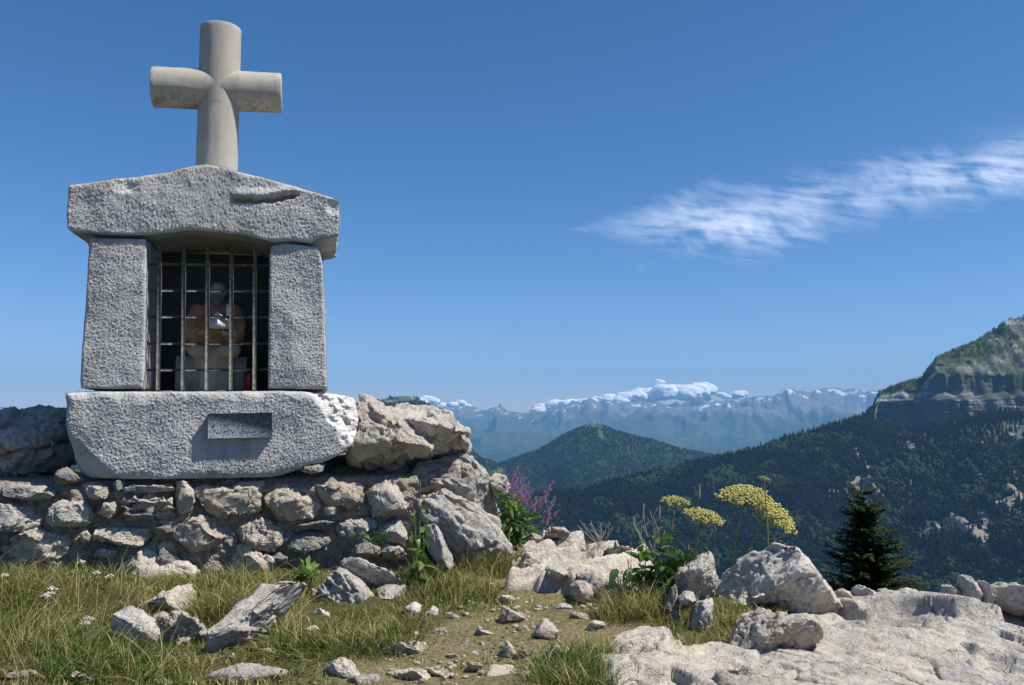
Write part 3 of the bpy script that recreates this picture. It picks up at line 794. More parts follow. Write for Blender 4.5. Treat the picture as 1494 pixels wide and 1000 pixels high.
def polyline(pts, n):
    pts = np.asarray(pts, float); d = np.concatenate([[0], np.cumsum(np.linalg.norm(np.diff(pts, axis=0), axis=1))])
    t = np.linspace(0, d[-1], n)
    return np.stack([np.interp(t, d, pts[:, k]) for k in (0, 1)], 1)
def hewn_block(name, bottom, top, left, right, w0, depth, res=0.0048, bev=0.03, amp=0.007, seed=1, mat=None, shape=None, depth_fn=None, freq=94.0, side_amp=0.012):
    """block whose front outline is traced by four pixel polylines (bottom/top left to right, left/right bottom to top)"""
    B, T, L, R = [[sh_px(x, y, w0) for x, y in q] for q in (bottom, top, left, right)]
    wid = np.linalg.norm(np.array(B[-1]) - B[0]); hei = np.linalg.norm(np.array(T[0]) - B[0])
    n = int(max(12, wid / res)); m = int(max(12, hei / res))
    B, T = polyline(B, n), polyline(T, n); L, R = polyline(L, m), polyline(R, m)
    s = np.linspace(0, 1, n)[:, None, None]; t = np.linspace(0, 1, m)[None, :, None]
    C = (1 - t) * B[:, None] + t * T[:, None] + (1 - s) * L[None] + s * R[None] - ((1 - s) * (1 - t) * B[0] + s * (1 - t) * B[-1] + (1 - s) * t * T[0] + s * t * T[-1])
    s2, t2 = np.broadcast_to(s[..., 0], (n, m)), np.broadcast_to(t[..., 0], (n, m))
    d = np.minimum(np.minimum(s2, 1 - s2) * wid, np.minimum(t2, 1 - t2) * hei)
    U, Vv = C[..., 0], C[..., 1]
    q = np.stack([U.ravel(), Vv.ravel(), np.full(U.size, seed * 3.1)], 1)
    bevn = bev * (1 + 0.8 * fbm(q * 6, 3, seed).reshape(n, m))
    dd = np.clip(d / np.maximum(bevn, 0.006), 0, 1)
    wv = -np.maximum(bevn, 0.006) * (1 - np.sqrt(1 - (1 - dd) ** 2)) * 0.8
    # chisel marks: short diagonal pits
    qq = q * np.array([freq, freq * 1.25, 1]); qq[:, 0] += qq[:, 1] * 0.45
    qq[:, :2] += 0.6 * np.stack([fbm(q * 30, 2, seed + 6), fbm(q * 30 + 9, 2, seed + 7)], 1)
    pit = (np.abs(perlin(qq, seed + 1)) * 1.5 + 0.5 * perlin(qq * 1.9, seed + 2)).reshape(n, m)
    soft = 1.0 if shape is None else shape(U, Vv, 'soft')
    wv = wv + (pit - 0.3) * amp * sstep(0, 0.012, d) * soft + fbm(q * 3.0, 3, seed + 4).reshape(n, m) * 0.012
    fresh = np.zeros((n, m)); rust = np.zeros((n, m))
    if shape is not None:
        dw, fresh, rust = shape(U, Vv, 'w'); wv = wv + dw
    Fv = np.stack([U, Vv, wv], -1).reshape(-1, 3)
    F = grid_faces(n, m)
    # side ring going back
    idx = np.concatenate([np.arange(n) * m, (n - 1) * m + np.arange(1, m), (np.arange(n - 2, -1, -1)) * m + m - 1, np.arange(m - 2, 0, -1)])
    ring = Fv[idx]; cen = ring.mean(axis=0)
    steps = 26; V = [Fv]; prev = idx; Fs = [F]; base = len(Fv)
    out = ring[:, :2] - cen[:2]; out /= np.linalg.norm(out, axis=1, keepdims=True) + 1e-9
    for k in range(1, steps + 1):
        fr = k / steps; p = ring.copy(); p[:, 2] = ring[:, 2] * (1 - fr) - depth * fr
        if depth_fn is not None: p = depth_fn(p, fr)
        nz = fbm(np.stack([p[:, 0] * 9, p[:, 1] * 9, p[:, 2] * 9], 1), 4, seed + 9)
        p[:, :2] += out * (nz * side_amp)[:, None]
        V.append(p); cur = np.arange(len(idx)) + base
        a, b = prev, np.roll(prev, -1); c, d_ = np.roll(cur, -1), cur
        Fs.append(np.stack([a, d_, c, b], 1)[:, ::-1]); prev = cur; base += len(idx)
    V.append(np.array([[cen[0], cen[1], -depth]])); c = base
    tri = np.stack([prev, np.roll(prev, -1), np.full(len(prev), c)], 1)
    V = np.vstack(V)
    Vw = sh_world(V[:, 0], V[:, 1], V[:, 2] + w0)
    at_f = np.zeros(len(V)); at_f[:n * m] = fresh.ravel(); at_r = np.zeros(len(V)); at_r[:n * m] = rust.ravel()
    return mobj(name, Vw, [np.vstack(Fs), tri], mat or MAT_HAM, shrine, attrs={'fresh': at_f, 'rust': at_r})

# base block with its broken corner
_ca, _cb = sh_px(447, 571, .04), sh_px(512, 660, .04)
_cd = (_cb - _ca) / np.linalg.norm(_cb - _ca); _cn = np.array([_cd[1], -_cd[0]])
if _cn[0] < 0: _cn = -_cn
def base_shape(U, V, mode):
    q = np.stack([U.ravel(), V.ravel(), U.ravel() * 0], 1)
    dist = (U - _ca[0]) * _cn[0] + (V - _ca[1]) * _cn[1] + 0.03 * fbm(q * 14, 3, 5).reshape(U.shape)
    if mode == 'soft': return 1 - 0.85 * sstep(-0.005, 0.02, dist)
    brk = np.maximum(0, dist)
    w = -brk * 0.75 + sstep(0, 0.05, dist) * fbm(q * 22, 4, 8).reshape(U.shape) * 0.03
    # broken lower corner on the other end
    l = sh_px(118, 690, .04); dl = (l[0] + 0.13 - U) * 0.7 + (l[1] + 0.05 - V) * 0.75
    w = w - np.maximum(0, dl) * 0.55
    # smoothed panel around the plaque
    return w, sstep(0.0, 0.02, dist) * 0.6, np.zeros_like(U)
hewn_block('base_block', [(112, 693), (130, 699), (200, 700), (300, 699), (395, 697), (412, 694), (440, 682), (470, 676), (500, 662)],
           [(92, 573), (120, 571), (200, 571), (300, 571), (400, 570), (440, 571), (470, 572), (498, 575), (520, 580)],
           [(112, 693), (103, 670), (97, 640), (94, 610), (93, 590), (92, 573)],
           [(500, 662), (514, 650), (522, 635), (525, 612), (523, 595), (520, 580)], 0.04, 0.80, seed=3, bev=0.05, shape=base_shape, amp=0.008)
hewn_block('pillar', [(117, 567), (160, 568), (209, 567)], [(131, 346), (170, 347), (213, 349)], [(117, 567), (116, 556), (121, 480), (126, 420), (129, 360), (131, 346)],
           [(209, 567), (211, 540), (213, 450), (214, 362), (213, 349)], 0.0, 0.72, seed=11, bev=0.022, amp=0.007)
hewn_block('pillar', [(391, 567), (435, 568), (478, 568)], [(396, 358), (415, 355), (440, 357), (466, 360)], [(391, 567), (391, 530), (392, 450), (393, 372), (396, 358)],
           [(478, 568), (477, 540), (474, 450), (471, 385), (466, 360)], 0.0, 0.72, seed=17, bev=0.022, amp=0.007)
_k0, _k1 = sh_px(333, 287, .03), sh_px(440, 284, .03)
def cap_shape(U, V, mode):
    q = np.stack([U.ravel(), V.ravel(), U.ravel() * 0], 1)
    if mode == 'soft': return 1.0
    t = (U - _k0[0]) / (_k1[0] - _k0[0])
    line = _k0[1] + (_k1[1] - _k0[1]) * t - 0.022 * np.sin(np.clip(t, 0, 1) * np.pi * 1.2) + 0.012 * fbm(q * 18, 2, 3).reshape(U.shape)
    win = sstep(0, 0.15, t) * sstep(1.0, 0.88, t)
    below = np.exp(-((V - line + 0.012) / 0.012) ** 2) * win
    above = np.exp(-((V - line - 0.03) / 0.03) ** 2) * win
    c2 = sh_px(185, 266, .03)
    chip = sstep(0.10, 0.02, np.hypot(U - c2[0], (V - c2[1]) * 1.2) + 0.03 * fbm(q * 16, 3, 9).reshape(U.shape))
    c3 = sh_px(488, 302, .03); chip2 = sstep(0.07, 0.01, np.hypot(U - c3[0], V - c3[1]))
    return -below * 0.055 + above * 0.022 - chip * 0.02 - chip2 * 0.02, np.clip(chip * 0.8 + chip2, 0, 1), below * 0.8
def cap_depth(p, fr):
    return p
hewn_block('pediment', [(97, 331), (107, 339), (160, 342), (215, 343), (257, 338), (281, 336), (300, 337), (332, 340), (356, 342), (380, 349), (400, 353), (428, 351), (454, 354), (461, 349), (480, 346), (494, 342)],
           [(99, 269), (130, 266), (165, 261), (176, 259), (200, 257), (225, 253), (250, 250), (257, 246), (280, 242), (300, 239), (325, 242), (345, 249), (375, 256), (400, 263), (430, 271), (460, 280), (494, 292)],
           [(97, 331), (96, 312), (98, 285), (99, 269)], [(494, 342), (495, 318), (494, 292)], 0.03, 0.86, seed=23, bev=0.018, amp=0.0075, shape=cap_shape, depth_fn=cap_depth, side_amp=0.02)

# niche: back wall, floor is the base block; side walls are the pillars
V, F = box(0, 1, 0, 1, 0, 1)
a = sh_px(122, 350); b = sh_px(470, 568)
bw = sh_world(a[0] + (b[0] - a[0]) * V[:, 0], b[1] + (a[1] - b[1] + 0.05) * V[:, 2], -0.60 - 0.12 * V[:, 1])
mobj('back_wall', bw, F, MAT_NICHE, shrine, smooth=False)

# plaque
pl = np.array([sh_px(x, y, 0.085) for x, y in ((303.5, 640), (397, 638), (397, 602), (303, 604))])
pn, pm = 24, 12
def slab4(c, w0, w1, n=2, m=2):
    s, t = np.meshgrid(np.linspace(0, 1, n), np.linspace(0, 1, m), indexing='ij')
    P = (c[0] * ((1 - s) * (1 - t))[..., None] + c[1] * (s * (1 - t))[..., None] + c[2] * (s * t)[..., None] + c[3] * ((1 - s) * t)[..., None])
    f = sh_world(P[..., 0], P[..., 1], np.full((n, m), w1)).reshape(-1, 3); bk = sh_world(P[..., 0], P[..., 1], np.full((n, m), w0)).reshape(-1, 3)
    gf = grid_faces(n, m); k = n * m
    idx = np.concatenate([np.arange(n) * m, (n - 1) * m + np.arange(1, m), (np.arange(n - 2, -1, -1)) * m + m - 1, np.arange(m - 2, 0, -1)])
    sd = np.stack([idx, np.roll(idx, -1), np.roll(idx, -1) + k, idx + k], 1)
    return np.vstack([f, bk]), np.vstack([gf[:, ::-1], gf + k, sd[:, ::-1]])
V, F = slab4(pl, 0.03, 0.088)
plaque = mobj('plaque', V, F, MAT_GRANITE, shrine, smooth=False)
MAT_BLACK = plain('dark_engraving', (0.02, 0.024, 0.03), (0.045, 0.05, 0.06), 60, 0.6, 0.1)
for x, y in ((312, 621.5), (389, 619)):                      # the two fixing screws
    p = sh_px(x, y, 0.089); c = sh_world(np.array(p[0]), np.array(p[1]), np.array(0.086))
    V, F = ico(2); V = V * 0.0065
    mobj('screw', c + V, F, MAT_BLACK, plaque)
# worn, no longer readable lines of engraving: shallow dark strokes
rs = np.random.RandomState(5); parts = []
for (x0, x1, y, h) in ((322, 382, 612.5, 3.4), (316, 386, 620.5, 3.2), (312, 392, 630.5, 4.4)):
    x = x0
    while x < x1:
        wd = rs.uniform(1.0, 2.4)
        if rs.rand() < 0.72:
            for k in range(rs.randint(1, 3)):
                xx = x + rs.uniform(0, 1.2); yy = y + rs.uniform(-h, h) * 0.4; ww, hh = (rs.uniform(.5, .9), h * rs.uniform(.4, .9)) if rs.rand() < .6 else (wd, .8)
                c = np.array([sh_px(xx, yy + hh / 2, .0885), sh_px(xx + ww, yy + hh / 2, .0885), sh_px(xx + ww, yy - hh / 2, .0885), sh_px(xx, yy - hh / 2, .0885)])
                parts.append(slab4(c, 0.0865, 0.0886 + 0.0002 * len(parts) / 400))
        x += wd + rs.uniform(0.4, 1.2)
V, F = join(parts); tag(mobj('engraving', V, F, MAT_BLACK, plaque, smooth=False), kind='stuff')

# iron grille
grille = mobj('grille', *(lambda vf: (vf[0], vf[1]))(slab4(np.array([sh_px(216, 387.6, -.06), sh_px(391, 389.8, -.06), sh_px(391, 386.2, -.06), sh_px(216, 384.0, -.06)]), -0.068, -0.050)), MAT_IRON, shrine, smooth=False)
for (yl, yr) in ((424.2, 425.2), (462.6, 463.4), (501.6, 501.8), (540.2, 539.6)):
    V, F = slab4(np.array([sh_px(211, yl + 1.8, -.06), sh_px(394, yr + 1.8, -.06), sh_px(394, yr - 1.8, -.06), sh_px(211, yl - 1.8, -.06)]), -0.068, -0.050)
    mobj('bar', V, F, MAT_IRON, grille, smooth=False)
for (xt, yt, xb) in ((233.2, 359.5, 230.4), (268.3, 360, 266.8), (303.4, 360.5, 301.6), (338.0, 361, 336.8), (372.0, 362, 371.2)):
    hw = 2.75
    V, F = slab4(np.array([sh_px(xb - hw, 569.5, -.03), sh_px(xb + hw, 569.5, -.03), sh_px(xt + hw, yt, -.03), sh_px(xt - hw, yt, -.03)]), -0.0495, -0.024)
    mobj('bar', V, F, MAT_IRON, grille, smooth=False)

# cross of round stone bars
def pxw(px, py, w):
    u = sh_px(px, py, w); return sh_world(np.array(u[0]), np.array(u[1]), np.array(w))
WC = -0.36
top_c, bot_c = pxw(322.3, 42, WC), pxw(316, 262, WC)
la, ra = pxw(223, 127.3, WC), pxw(411, 136.5, WC)
rr = 0.1335
parts = []
def solid_cyl(a, b, r, bev=0.006, n=64):
    a, b = np.array(a), np.array(b); d = (b - a) / np.linalg.norm(b - a); L = np.linalg.norm(b - a)
    t = np.concatenate([[0, bev * 0.4, bev], np.linspace(0.03, L - 0.03, 16), [L - bev, L - bev * 0.4, L]])
    rad = np.full(len(t), r); rad[0] -= bev; rad[1] -= bev * 0.35; rad[-1] -= bev; rad[-2] -= bev * 0.35
    V, F = tube(a + d * t[:, None], rad, n, True); return V, F
parts = [solid_cyl(bot_c, top_c, rr), solid_cyl(la, ra, rr * 0.995)]
V, F = join(parts)
nn = normals_of(V, F); V = V + nn * (fbm(V * 30, 3, 6) * 0.0022)[:, None]
cc = (la + ra) / 2
und = sstep(-0.02, -0.12, V[:, 2] - cc[2]) * sstep(-0.16, -0.13, V[:, 2] - cc[2])
co = mobj('cross', V, F, MAT_CROSS, shrine, attrs={'under': und})
try: co.data.set_sharp_from_angle(angle=math.radians(40))
except Exception: pass

# ------------------------------------------------------------------ inside the niche
def skin_blob(parts, vox=0.008):
    """merge overlapping closed solids into one continuous surface"""
    V, F = join(parts)
    me = mesh_from('merge', V, F); o = bpy.data.objects.new('merge', me); COL.objects.link(o)
    md = o.modifiers.new('r', 'REMESH'); md.mode = 'VOXEL'; md.voxel_size = vox
    s = o.modifiers.new('s', 'SMOOTH'); s.iterations = 3; s.factor = 0.5
    dg = bpy.context.evaluated_depsgraph_get(); ev = o.evaluated_get(dg); m2 = ev.to_mesh()
    n = len(m2.vertices); V = np.empty(n * 3); m2.vertices.foreach_get('co', V); V = V.reshape(-1, 3)
    m2.calc_loop_triangles(); T = np.empty(len(m2.loop_triangles) * 3, np.int32); m2.loop_triangles.foreach_get('vertices', T); T = T.reshape(-1, 3)
    ev.to_mesh_clear(); bpy.data.objects.remove(o); bpy.data.meshes.remove(me)
    return V, T
WS = -0.34
st_base = pxw(312, 569, WS); st_base[2] = pxw(312, 571, 0.0)[2] + 0.004
KX = 5.83 / FPX                                             # metres per pixel at the statue
def sl(x, y, w=0.0):                                        # statue-local: pixels -> world
    return st_base + S_U * ((x - 312) * KX) + S_Z * ((569 - y) * KX) + S_N * w
def ell(c, rx, ry, rz, sub=4):
    V, F = ico(sub); return c + (V[:, :1] * rx) * S_U + (V[:, 1:2] * ry) * S_N + V[:, 2:] * rz * S_Z, F
def lathe(c, prof, ax=1.0, ay=1.0, n=40, fold=None):
    prof = np.array(prof, float); th = np.linspace(0, 2 * np.pi, n, endpoint=False); V = []
    for r, z in prof:
        rr_ = r * (1 + (fold(th, z) if fold else 0))
        V.append(c + (np.cos(th) * rr_ * ax)[:, None] * S_U + (np.sin(th) * rr_ * ay)[:, None] * S_N + z * S_Z)
    V = np.vstack(V); m = len(prof); F = []
    i, k = np.meshgrid(np.arange(m - 1), np.arange(n), indexing='ij'); a = (i * n + k).ravel(); b = (i * n + (k + 1) % n).ravel()
    F = np.stack([a, b, b + n, a + n], 1)
    V = np.vstack([V, c + prof[0, 1] * S_Z, c + prof[-1, 1] * S_Z]); L = len(V)
    kk = np.arange(n); k2 = (kk + 1) % n
    T = np.vstack([np.stack([k2, kk, np.full(n, L - 2)], 1), np.stack([(m - 1) * n + kk, (m - 1) * n + k2, np.full(n, L - 1)], 1)])
    return V, [F, T]
statue = thing('saint_statue', 'painted seated saint statue with grey beard and orange cape behind the iron bars', 'statue', st_base)
def mat_statue():
    m = Mat('painted_plaster_robe'); v = m.pos(); z = m.math('SUBTRACT', m.n('ShaderNodeSeparateXYZ', None, Vector=v).outputs[2], float(st_base[2]))
    n = m.noise(14, 4, 0.7, v, 1.5)
    zz = m.math('ADD', z, m.math('MULTIPLY', m.math('SUBTRACT', n, 0.5), 0.10))
    c = m.ramp(zz, [(0.0, (0.38, 0.34, 0.27)), (0.27, (0.44, 0.39, 0.31)), (0.30, (0.42, 0.19, 0.09)), (0.36, (0.52, 0.24, 0.09)), (0.40, (0.46, 0.35, 0.18)), (0.47, (0.44, 0.17, 0.08)), (0.56, (0.40, 0.19, 0.11))])
    m.bsdf(c, 0.6, m.bump(m.noise(60, 3, .6, v), 0.3, 0.004)); return m.m
foldf = lambda th, z: 0.06 * np.sin(th * 9 + z * 9) * (1 if z < 0.3 else 0.4) + 0.03 * np.sin(th * 17 + 2)
robe = [lathe(st_base, [(0.115, 0), (0.125, 0.04), (0.125, 0.16), (0.14, 0.26), (0.145, 0.33), (0.14, 0.42), (0.13, 0.5), (0.10, 0.56), (0.05, 0.60)], 1.0, 0.85, 60, foldf),
        ell(sl(292, 508, 0.13), 0.075, 0.09, 0.06), ell(sl(334, 508, 0.13), 0.075, 0.09, 0.06)]
for sg, x0, x1, x2 in ((-1, 291, 281, 293), (1, 334, 343, 335)):
    robe.append(tube(np.array([sl(x0, 446, 0.02), sl(x1, 470, 0.05), sl(x1 + sg * -1, 488, 0.10), sl(x2, 490, 0.17)]), [0.055, 0.058, 0.055, 0.05], 14))
V, F = skin_blob(robe, 0.009); body = mobj('robe', V, F, mat_statue(), statue)
MAT_SKIN = plain('painted_plaster_skin', (0.42, 0.30, 0.22), (0.50, 0.37, 0.28), 20, 0.6, 0.2)
MAT_BEARD = plain('painted_plaster_beard', (0.16, 0.15, 0.135), (0.26, 0.245, 0.22), 60, 0.8, 0.7)
hc = sl(314, 424, 0.03)
head = [ell(hc, 0.050, 0.058, 0.066), ell(hc + S_N * 0.055 - S_Z * 0.004, 0.010, 0.016, 0.017, 3), ell(hc + S_U * 0.05, 0.008, 0.014, 0.02, 3), ell(hc - S_U * 0.05, 0.008, 0.014, 0.02, 3), tube(np.array([hc - S_Z * 0.09, hc]), 0.034, 16)]
V, F = skin_blob(head, 0.0045); mobj('head', V, F, MAT_SKIN, statue)
beard = [ell(hc - S_Z * 0.045 + S_N * 0.032, 0.042, 0.036, 0.040), ell(hc - S_Z * 0.075 + S_N * 0.035, 0.030, 0.03, 0.035), ell(hc + S_Z * 0.026 - S_N * 0.034, 0.053, 0.044, 0.050)]
V, F = skin_blob(beard, 0.006); V += normals_of(V, F) * (fbm(V * 60, 3, 3) * 0.006)[:, None]; mobj('hair_and_beard', V, F, MAT_BEARD, statue)
for sg, hx, hy in ((-1, 296, 487), (1, 330, 487)):           # hands holding the model church
    hcn = sl(hx, hy, 0.19); hp = [ell(hcn, 0.026, 0.020, 0.016, 3)]
    for k in range(4):
        b0 = hcn + S_U * (-sg * 0.012) + S_N * (0.012 - k * 0.010) + S_Z * 0.004
        hp.append(tube(np.array([b0, b0 - S_U * sg * (0.026 - 0.003 * k) + S_Z * 0.004, b0 - S_U * sg * (0.040 - 0.005 * k) + S_Z * 0.016]), [0.0075, 0.007, 0.006], 8))
    hp.append(tube(np.array([hcn + S_N * 0.012, hcn + S_N * 0.026 - S_U * sg * 0.012 + S_Z * 0.012, hcn + S_N * 0.026 - S_U * sg * 0.022 + S_Z * 0.022]), [0.009, 0.008, 0.0065], 8))
    V, F = skin_blob(hp, 0.0028); mobj('hand', V, F, MAT_SKIN, statue)
MAT_WHITEP = plain('white_painted_plaster', (0.60, 0.60, 0.60), (0.72, 0.72, 0.72), 30, 0.6, 0.2)
MAT_ROOFP = plain('grey_painted_roof', (0.10, 0.10, 0.115), (0.15, 0.15, 0.165), 30, 0.7, 0.2)
ch_c = sl(318, 474, 0.20)
church = thing('model_church', 'little white model church with bell tower held in the saint\'s hands', 'model', ch_c)
def lbox(c, hx, hy, z0, z1):
    V, F = box(-1, 1, -1, 1, 0, 1); return c + V[:, :1] * hx * S_U + V[:, 1:2] * hy * S_N + (z0 + V[:, 2:] * (z1 - z0)) * S_Z, F
V, F = lbox(ch_c, 0.055, 0.045, -0.03, 0.03)
gab = np.array([[-.055, -.045, .03], [.055, -.045, .03], [0, -.045, .072], [-.055, .045, .03], [.055, .045, .03], [0, .045, .072]])
gV = ch_c + gab[:, :1] * S_U + gab[:, 1:2] * S_N + gab[:, 2:] * S_Z
V, F = join([(V, F), (gV, [np.array([[0, 1, 4, 3]]), np.array([[0, 2, 1], [3, 4, 5]])])])
mobj('nave', V, F, MAT_WHITEP, church, smooth=False)
for sg in (-1, 1):
    r_ = np.array([[0, -.052, .078], [0, .052, .078], [sg * .066, .052, .026], [sg * .066, -.052, .026]]); r2 = r_ - np.array([0, 0, .009])
    q_ = np.vstack([r_, r2]); rv = ch_c + q_[:, :1] * S_U + q_[:, 1:2] * S_N + q_[:, 2:] * S_Z
    mobj('roof', rv, np.array([[0, 1, 2, 3], [7, 6, 5, 4], [0, 4, 5, 1], [1, 5, 6, 2], [2, 6, 7, 3], [3, 7, 4, 0]]), MAT_ROOFP if sg < 0 else MAT_WHITEP, church, smooth=False)
tw = ch_c + S_U * 0.075
V, F = lbox(tw, 0.019, 0.022, -0.03, 0.125); tower = mobj('tower', V, F, MAT_WHITEP, church, smooth=False)
sp_ = np.array([[-1, -1, 0], [1, -1, 0], [1, 1, 0], [-1, 1, 0], [0, 0, 1.0]]); V = tw + sp_[:, :1] * .022 * S_U + sp_[:, 1:2] * .025 * S_N + (sp_[:, 2:] * .05 + .126) * S_Z
mobj('spire', V, [np.array([[3, 2, 1, 0]]), np.array([[0, 1, 4], [1, 2, 4], [2, 3, 4], [3, 0, 4]])], MAT_ROOFP, tower, smooth=False)
# white marble seat block behind the statue's legs
sb = sl(307, 569, -0.10); V, F = lbox(sb, 0.22, 0.09, 0.0, 0.235)
tag(mobj('seat_block', V, F, plain('white_marble', (0.34, 0.34, 0.34), (0.45, 0.45, 0.45), 12, 0.5, 0.1), None, False), 'white marble block that the saint statue sits on', 'block')
# red votive candle
cb = sl(361, 569, 0.0); gm = Mat('red_glass'); gm.bsdf((0.42, 0.02, 0.02), 0.15, spec=0.5)
candle = thing('votive_candle', 'red glass votive candle standing beside the saint statue', 'candle', cb)
V, F = lathe(cb, [(0.026, 0.0), (0.03, 0.01), (0.031, 0.09), (0.033, 0.125), (0.029, 0.128), (0.026, 0.10)], 1, 1, 24); mobj('glass', V, F, gm.m, candle)
V, F = lathe(cb, [(0.024, 0.095), (0.024, 0.108), (0.003, 0.110), (0.002, 0.121)], 1, 1, 16); mobj('wax', V, F, plain('candle_wax', (0.6, 0.5, 0.4), (0.7, 0.6, 0.5), 30, 0.5, 0.1), candle)

# ------------------------------------------------------------------ stones with traced outlines
def to_px(V):
    d = V - np.array([0, 0, CAM_Z]); f = d[:, 1] * _cp + d[:, 2] * _sp; u = -d[:, 1] * _sp + d[:, 2] * _cp
    return np.stack([W0 / 2 + FPX * d[:, 0] / f, H0 / 2 - FPX * u / f], 1)
def outline_stone(poly, plane, thick, seed, sub=4, facets=7, rough=0.05, crack=0.03, blocky=0.55, push=0.35, grain=None, fscale=3.2, pits=0.0, strata=None, runnel=0.0, smooth_edges=0.25):
    """closed stone: outline traced in pixels, laid in a plane (origin, e1, e2, normal), thickness in metres.  Returns V, F"""
    O, e1, e2, nn = plane
    rs = np.random.RandomState(seed)
    P = []
    for x, y in poly:
        r = ray(x, y); t = (nn @ (O - np.array([0, 0, CAM_Z]))) / (nn @ r)
        p = np.array([0, 0, CAM_Z]) + r * t - O; P.append([p @ e1, p @ e2])
    P = np.array(P); c = (P.min(0) + P.max(0)) / 2 * 0.5 + P.mean(0) * 0.5
    Q = P - c
    if ((Q[:, 0] * np.roll(Q[:, 1], -1) - np.roll(Q[:, 0], -1) * Q[:, 1]).sum()) < 0: Q = Q[::-1]
    # radius by angle (ray cast against the outline)
    K = 240; th = np.arange(K) / K * 2 * np.pi - np.pi; R = np.zeros(K)
    A = Q; B = np.roll(Q, -1, axis=0)
    for k in range(K):
        d = np.array([math.cos(th[k]), math.sin(th[k])]); e = B - A
        den = d[0] * e[:, 1] - d[1] * e[:, 0]; den = np.where(np.abs(den) < 1e-9, 1e-9, den)
        t = (A[:, 0] * e[:, 1] - A[:, 1] * e[:, 0]) / den; s = (A[:, 0] * d[1] - A[:, 1] * d[0]) / den
        ok = (s >= -1e-6) & (s <= 1 + 1e-6) & (t > 0); R[k] = t[ok].max() if ok.any() else 0
    bad = R <= 0
    if bad.any(): R[bad] = np.interp(th[bad], th[~bad], R[~bad], period=2 * np.pi)
    ks = int(5 * smooth_edges) * 2 + 1
    if ks > 1: R = np.convolve(np.concatenate([R[-ks:], R, R[:ks]]), np.ones(ks) / ks, 'same')[ks:-ks]
    D, F = ico(sub)
    s = np.hypot(D[:, 0], D[:, 2]); ang = np.arctan2(D[:, 2], D[:, 0])
    Rr = np.interp(ang, np.concatenate([th, [np.pi]]), np.concatenate([R, [R[0]]]))
    s2 = s ** blocky; dep = -np.sign(D[:, 1]) * np.abs(D[:, 1]) ** (blocky + 0.15) * thick / 2
    L = math.sqrt(max(1e-9, np.ptp(P[:, 0]) * np.ptp(P[:, 1])))
    V = np.stack([Rr * s2 * np.cos(ang), Rr * s2 * np.sin(ang), dep], 1)
    ext = np.array([np.ptp(P[:, 0]) / 2, np.ptp(P[:, 1]) / 2, thick / 2])
    for k in range(facets):                                   # broken faces
        nf = rs.normal(size=3) * np.array([0.8, 0.8, 0.7]); nf[2] = abs(nf[2]) + 0.35; nf /= np.linalg.norm(nf)
        nw = nf / ext; nw /= np.linalg.norm(nw)
        sup = (V @ nw).max(); dlim = sup * rs.uniform(0.62, 0.9)
        o_ = V @ nw - dlim; o_ = np.where(o_ > 0, o_, 0)
        V = V - 0.97 * o_[:, None] * nw
    C0 = O + c[0] * e1 + c[1] * e2; vr = C0 - np.array([0, 0, CAM_Z]); vl = np.linalg.norm(vr); vr = vr / vl
    back = min(push * thick / max(abs(vr @ nn), 1e-3), 0.75 * thick)     # set back so that the traced outline is the visible rim
    Vw = C0 + vr * back + (V[:, :1] * e1 + V[:, 1:2] * e2) * ((vl + back) / vl) + V[:, 2:] * nn
    N = normals_of(Vw, F)
    if ((Vw - Vw.mean(0)) * N).sum() < 0: N = -N; F = F[:, ::-1]
    if grain is not None:
        g = np.asarray(grain, float); g = g / np.linalg.norm(g)
        q = Vw - 0.80 * (Vw @ g)[:, None] * g
    else: q = Vw
    q = q / L * fscale + seed * 7.3
    wq = 0.28 * np.stack([fbm(q * 1.1, 3, seed + 41), fbm(q * 1.1 + 3, 3, seed + 42), fbm(q * 1.1 + 6, 3, seed + 43)], 1)
    d = fbm(q * 0.5, 3, seed) * rough * 0.7 + chips(q * 0.75 + wq, seed + 3) * rough * 1.15 + chips(q * 2.1 + wq * 2, seed + 4) * rough * 0.55 + chips(q * 5.5 + wq * 4, seed + 6) * rough * 0.2 + (ridged(q * 1.6, 4, seed + 8, 0.6) - 0.9) * rough * 0.22 + fbm(q * 6.5, 3, seed + 11) * rough * 0.16
    if runnel > 0: d = d + runnel * (ridged(q * 1.25, 3, seed + 19, 0.5) - 0.85)
    if crack > 0:
        qc = q * 0.62 + 0.30 * np.stack([fbm(q * 1.4, 2, seed + 5), fbm(q * 1.4 + 5, 2, seed + 6), fbm(q * 1.4 + 9, 2, seed + 7)], 1)
        f1, f2 = worley(qc, seed + 2)
        d = d - crack * np.exp(-((f2 - f1) / 0.055) ** 2)
    if pits > 0:
        f1, f2 = worley(q * 0.95 + 0.35 * fbm(q, 2, seed + 21)[:, None], seed + 9)
        msk = sstep(-0.15, 0.2, perlin(q * 0.35, seed + 30))
        d = d - pits * sstep(0.52, 0.18, f1) * (0.25 + 0.75 * msk)
    if strata is not None:
        dr, per, am = strata; dr = np.asarray(dr, float); dr /= np.linalg.norm(dr)
        h = Vw @ dr / per + 0.45 * fbm(Vw / L * 2.2, 3, seed + 14)
        fr = h - np.floor(h)
        d = d + am / L * (fr - 0.5) - am / L * 1.2 * np.exp(-((np.minimum(fr, 1 - fr)) / 0.10) ** 2)
    Vw = Vw + N * (d * L)[:, None]
    pj = to_px(Vw); P0 = np.array(poly, float)
    cx = Vw.mean(0); kx = np.ptp(P0[:, 0]) / max(np.ptp(pj[:, 0]), 1e-6)
    Vw = cx + (Vw - cx) + ((Vw - cx) @ e1)[:, None] * e1 * (np.clip(kx, .75, 1.3) - 1)
    pj = to_px(Vw); ky = np.ptp(P0[:, 1]) / max(np.ptp(pj[:, 1]), 1e-6); Ym = cx[1]
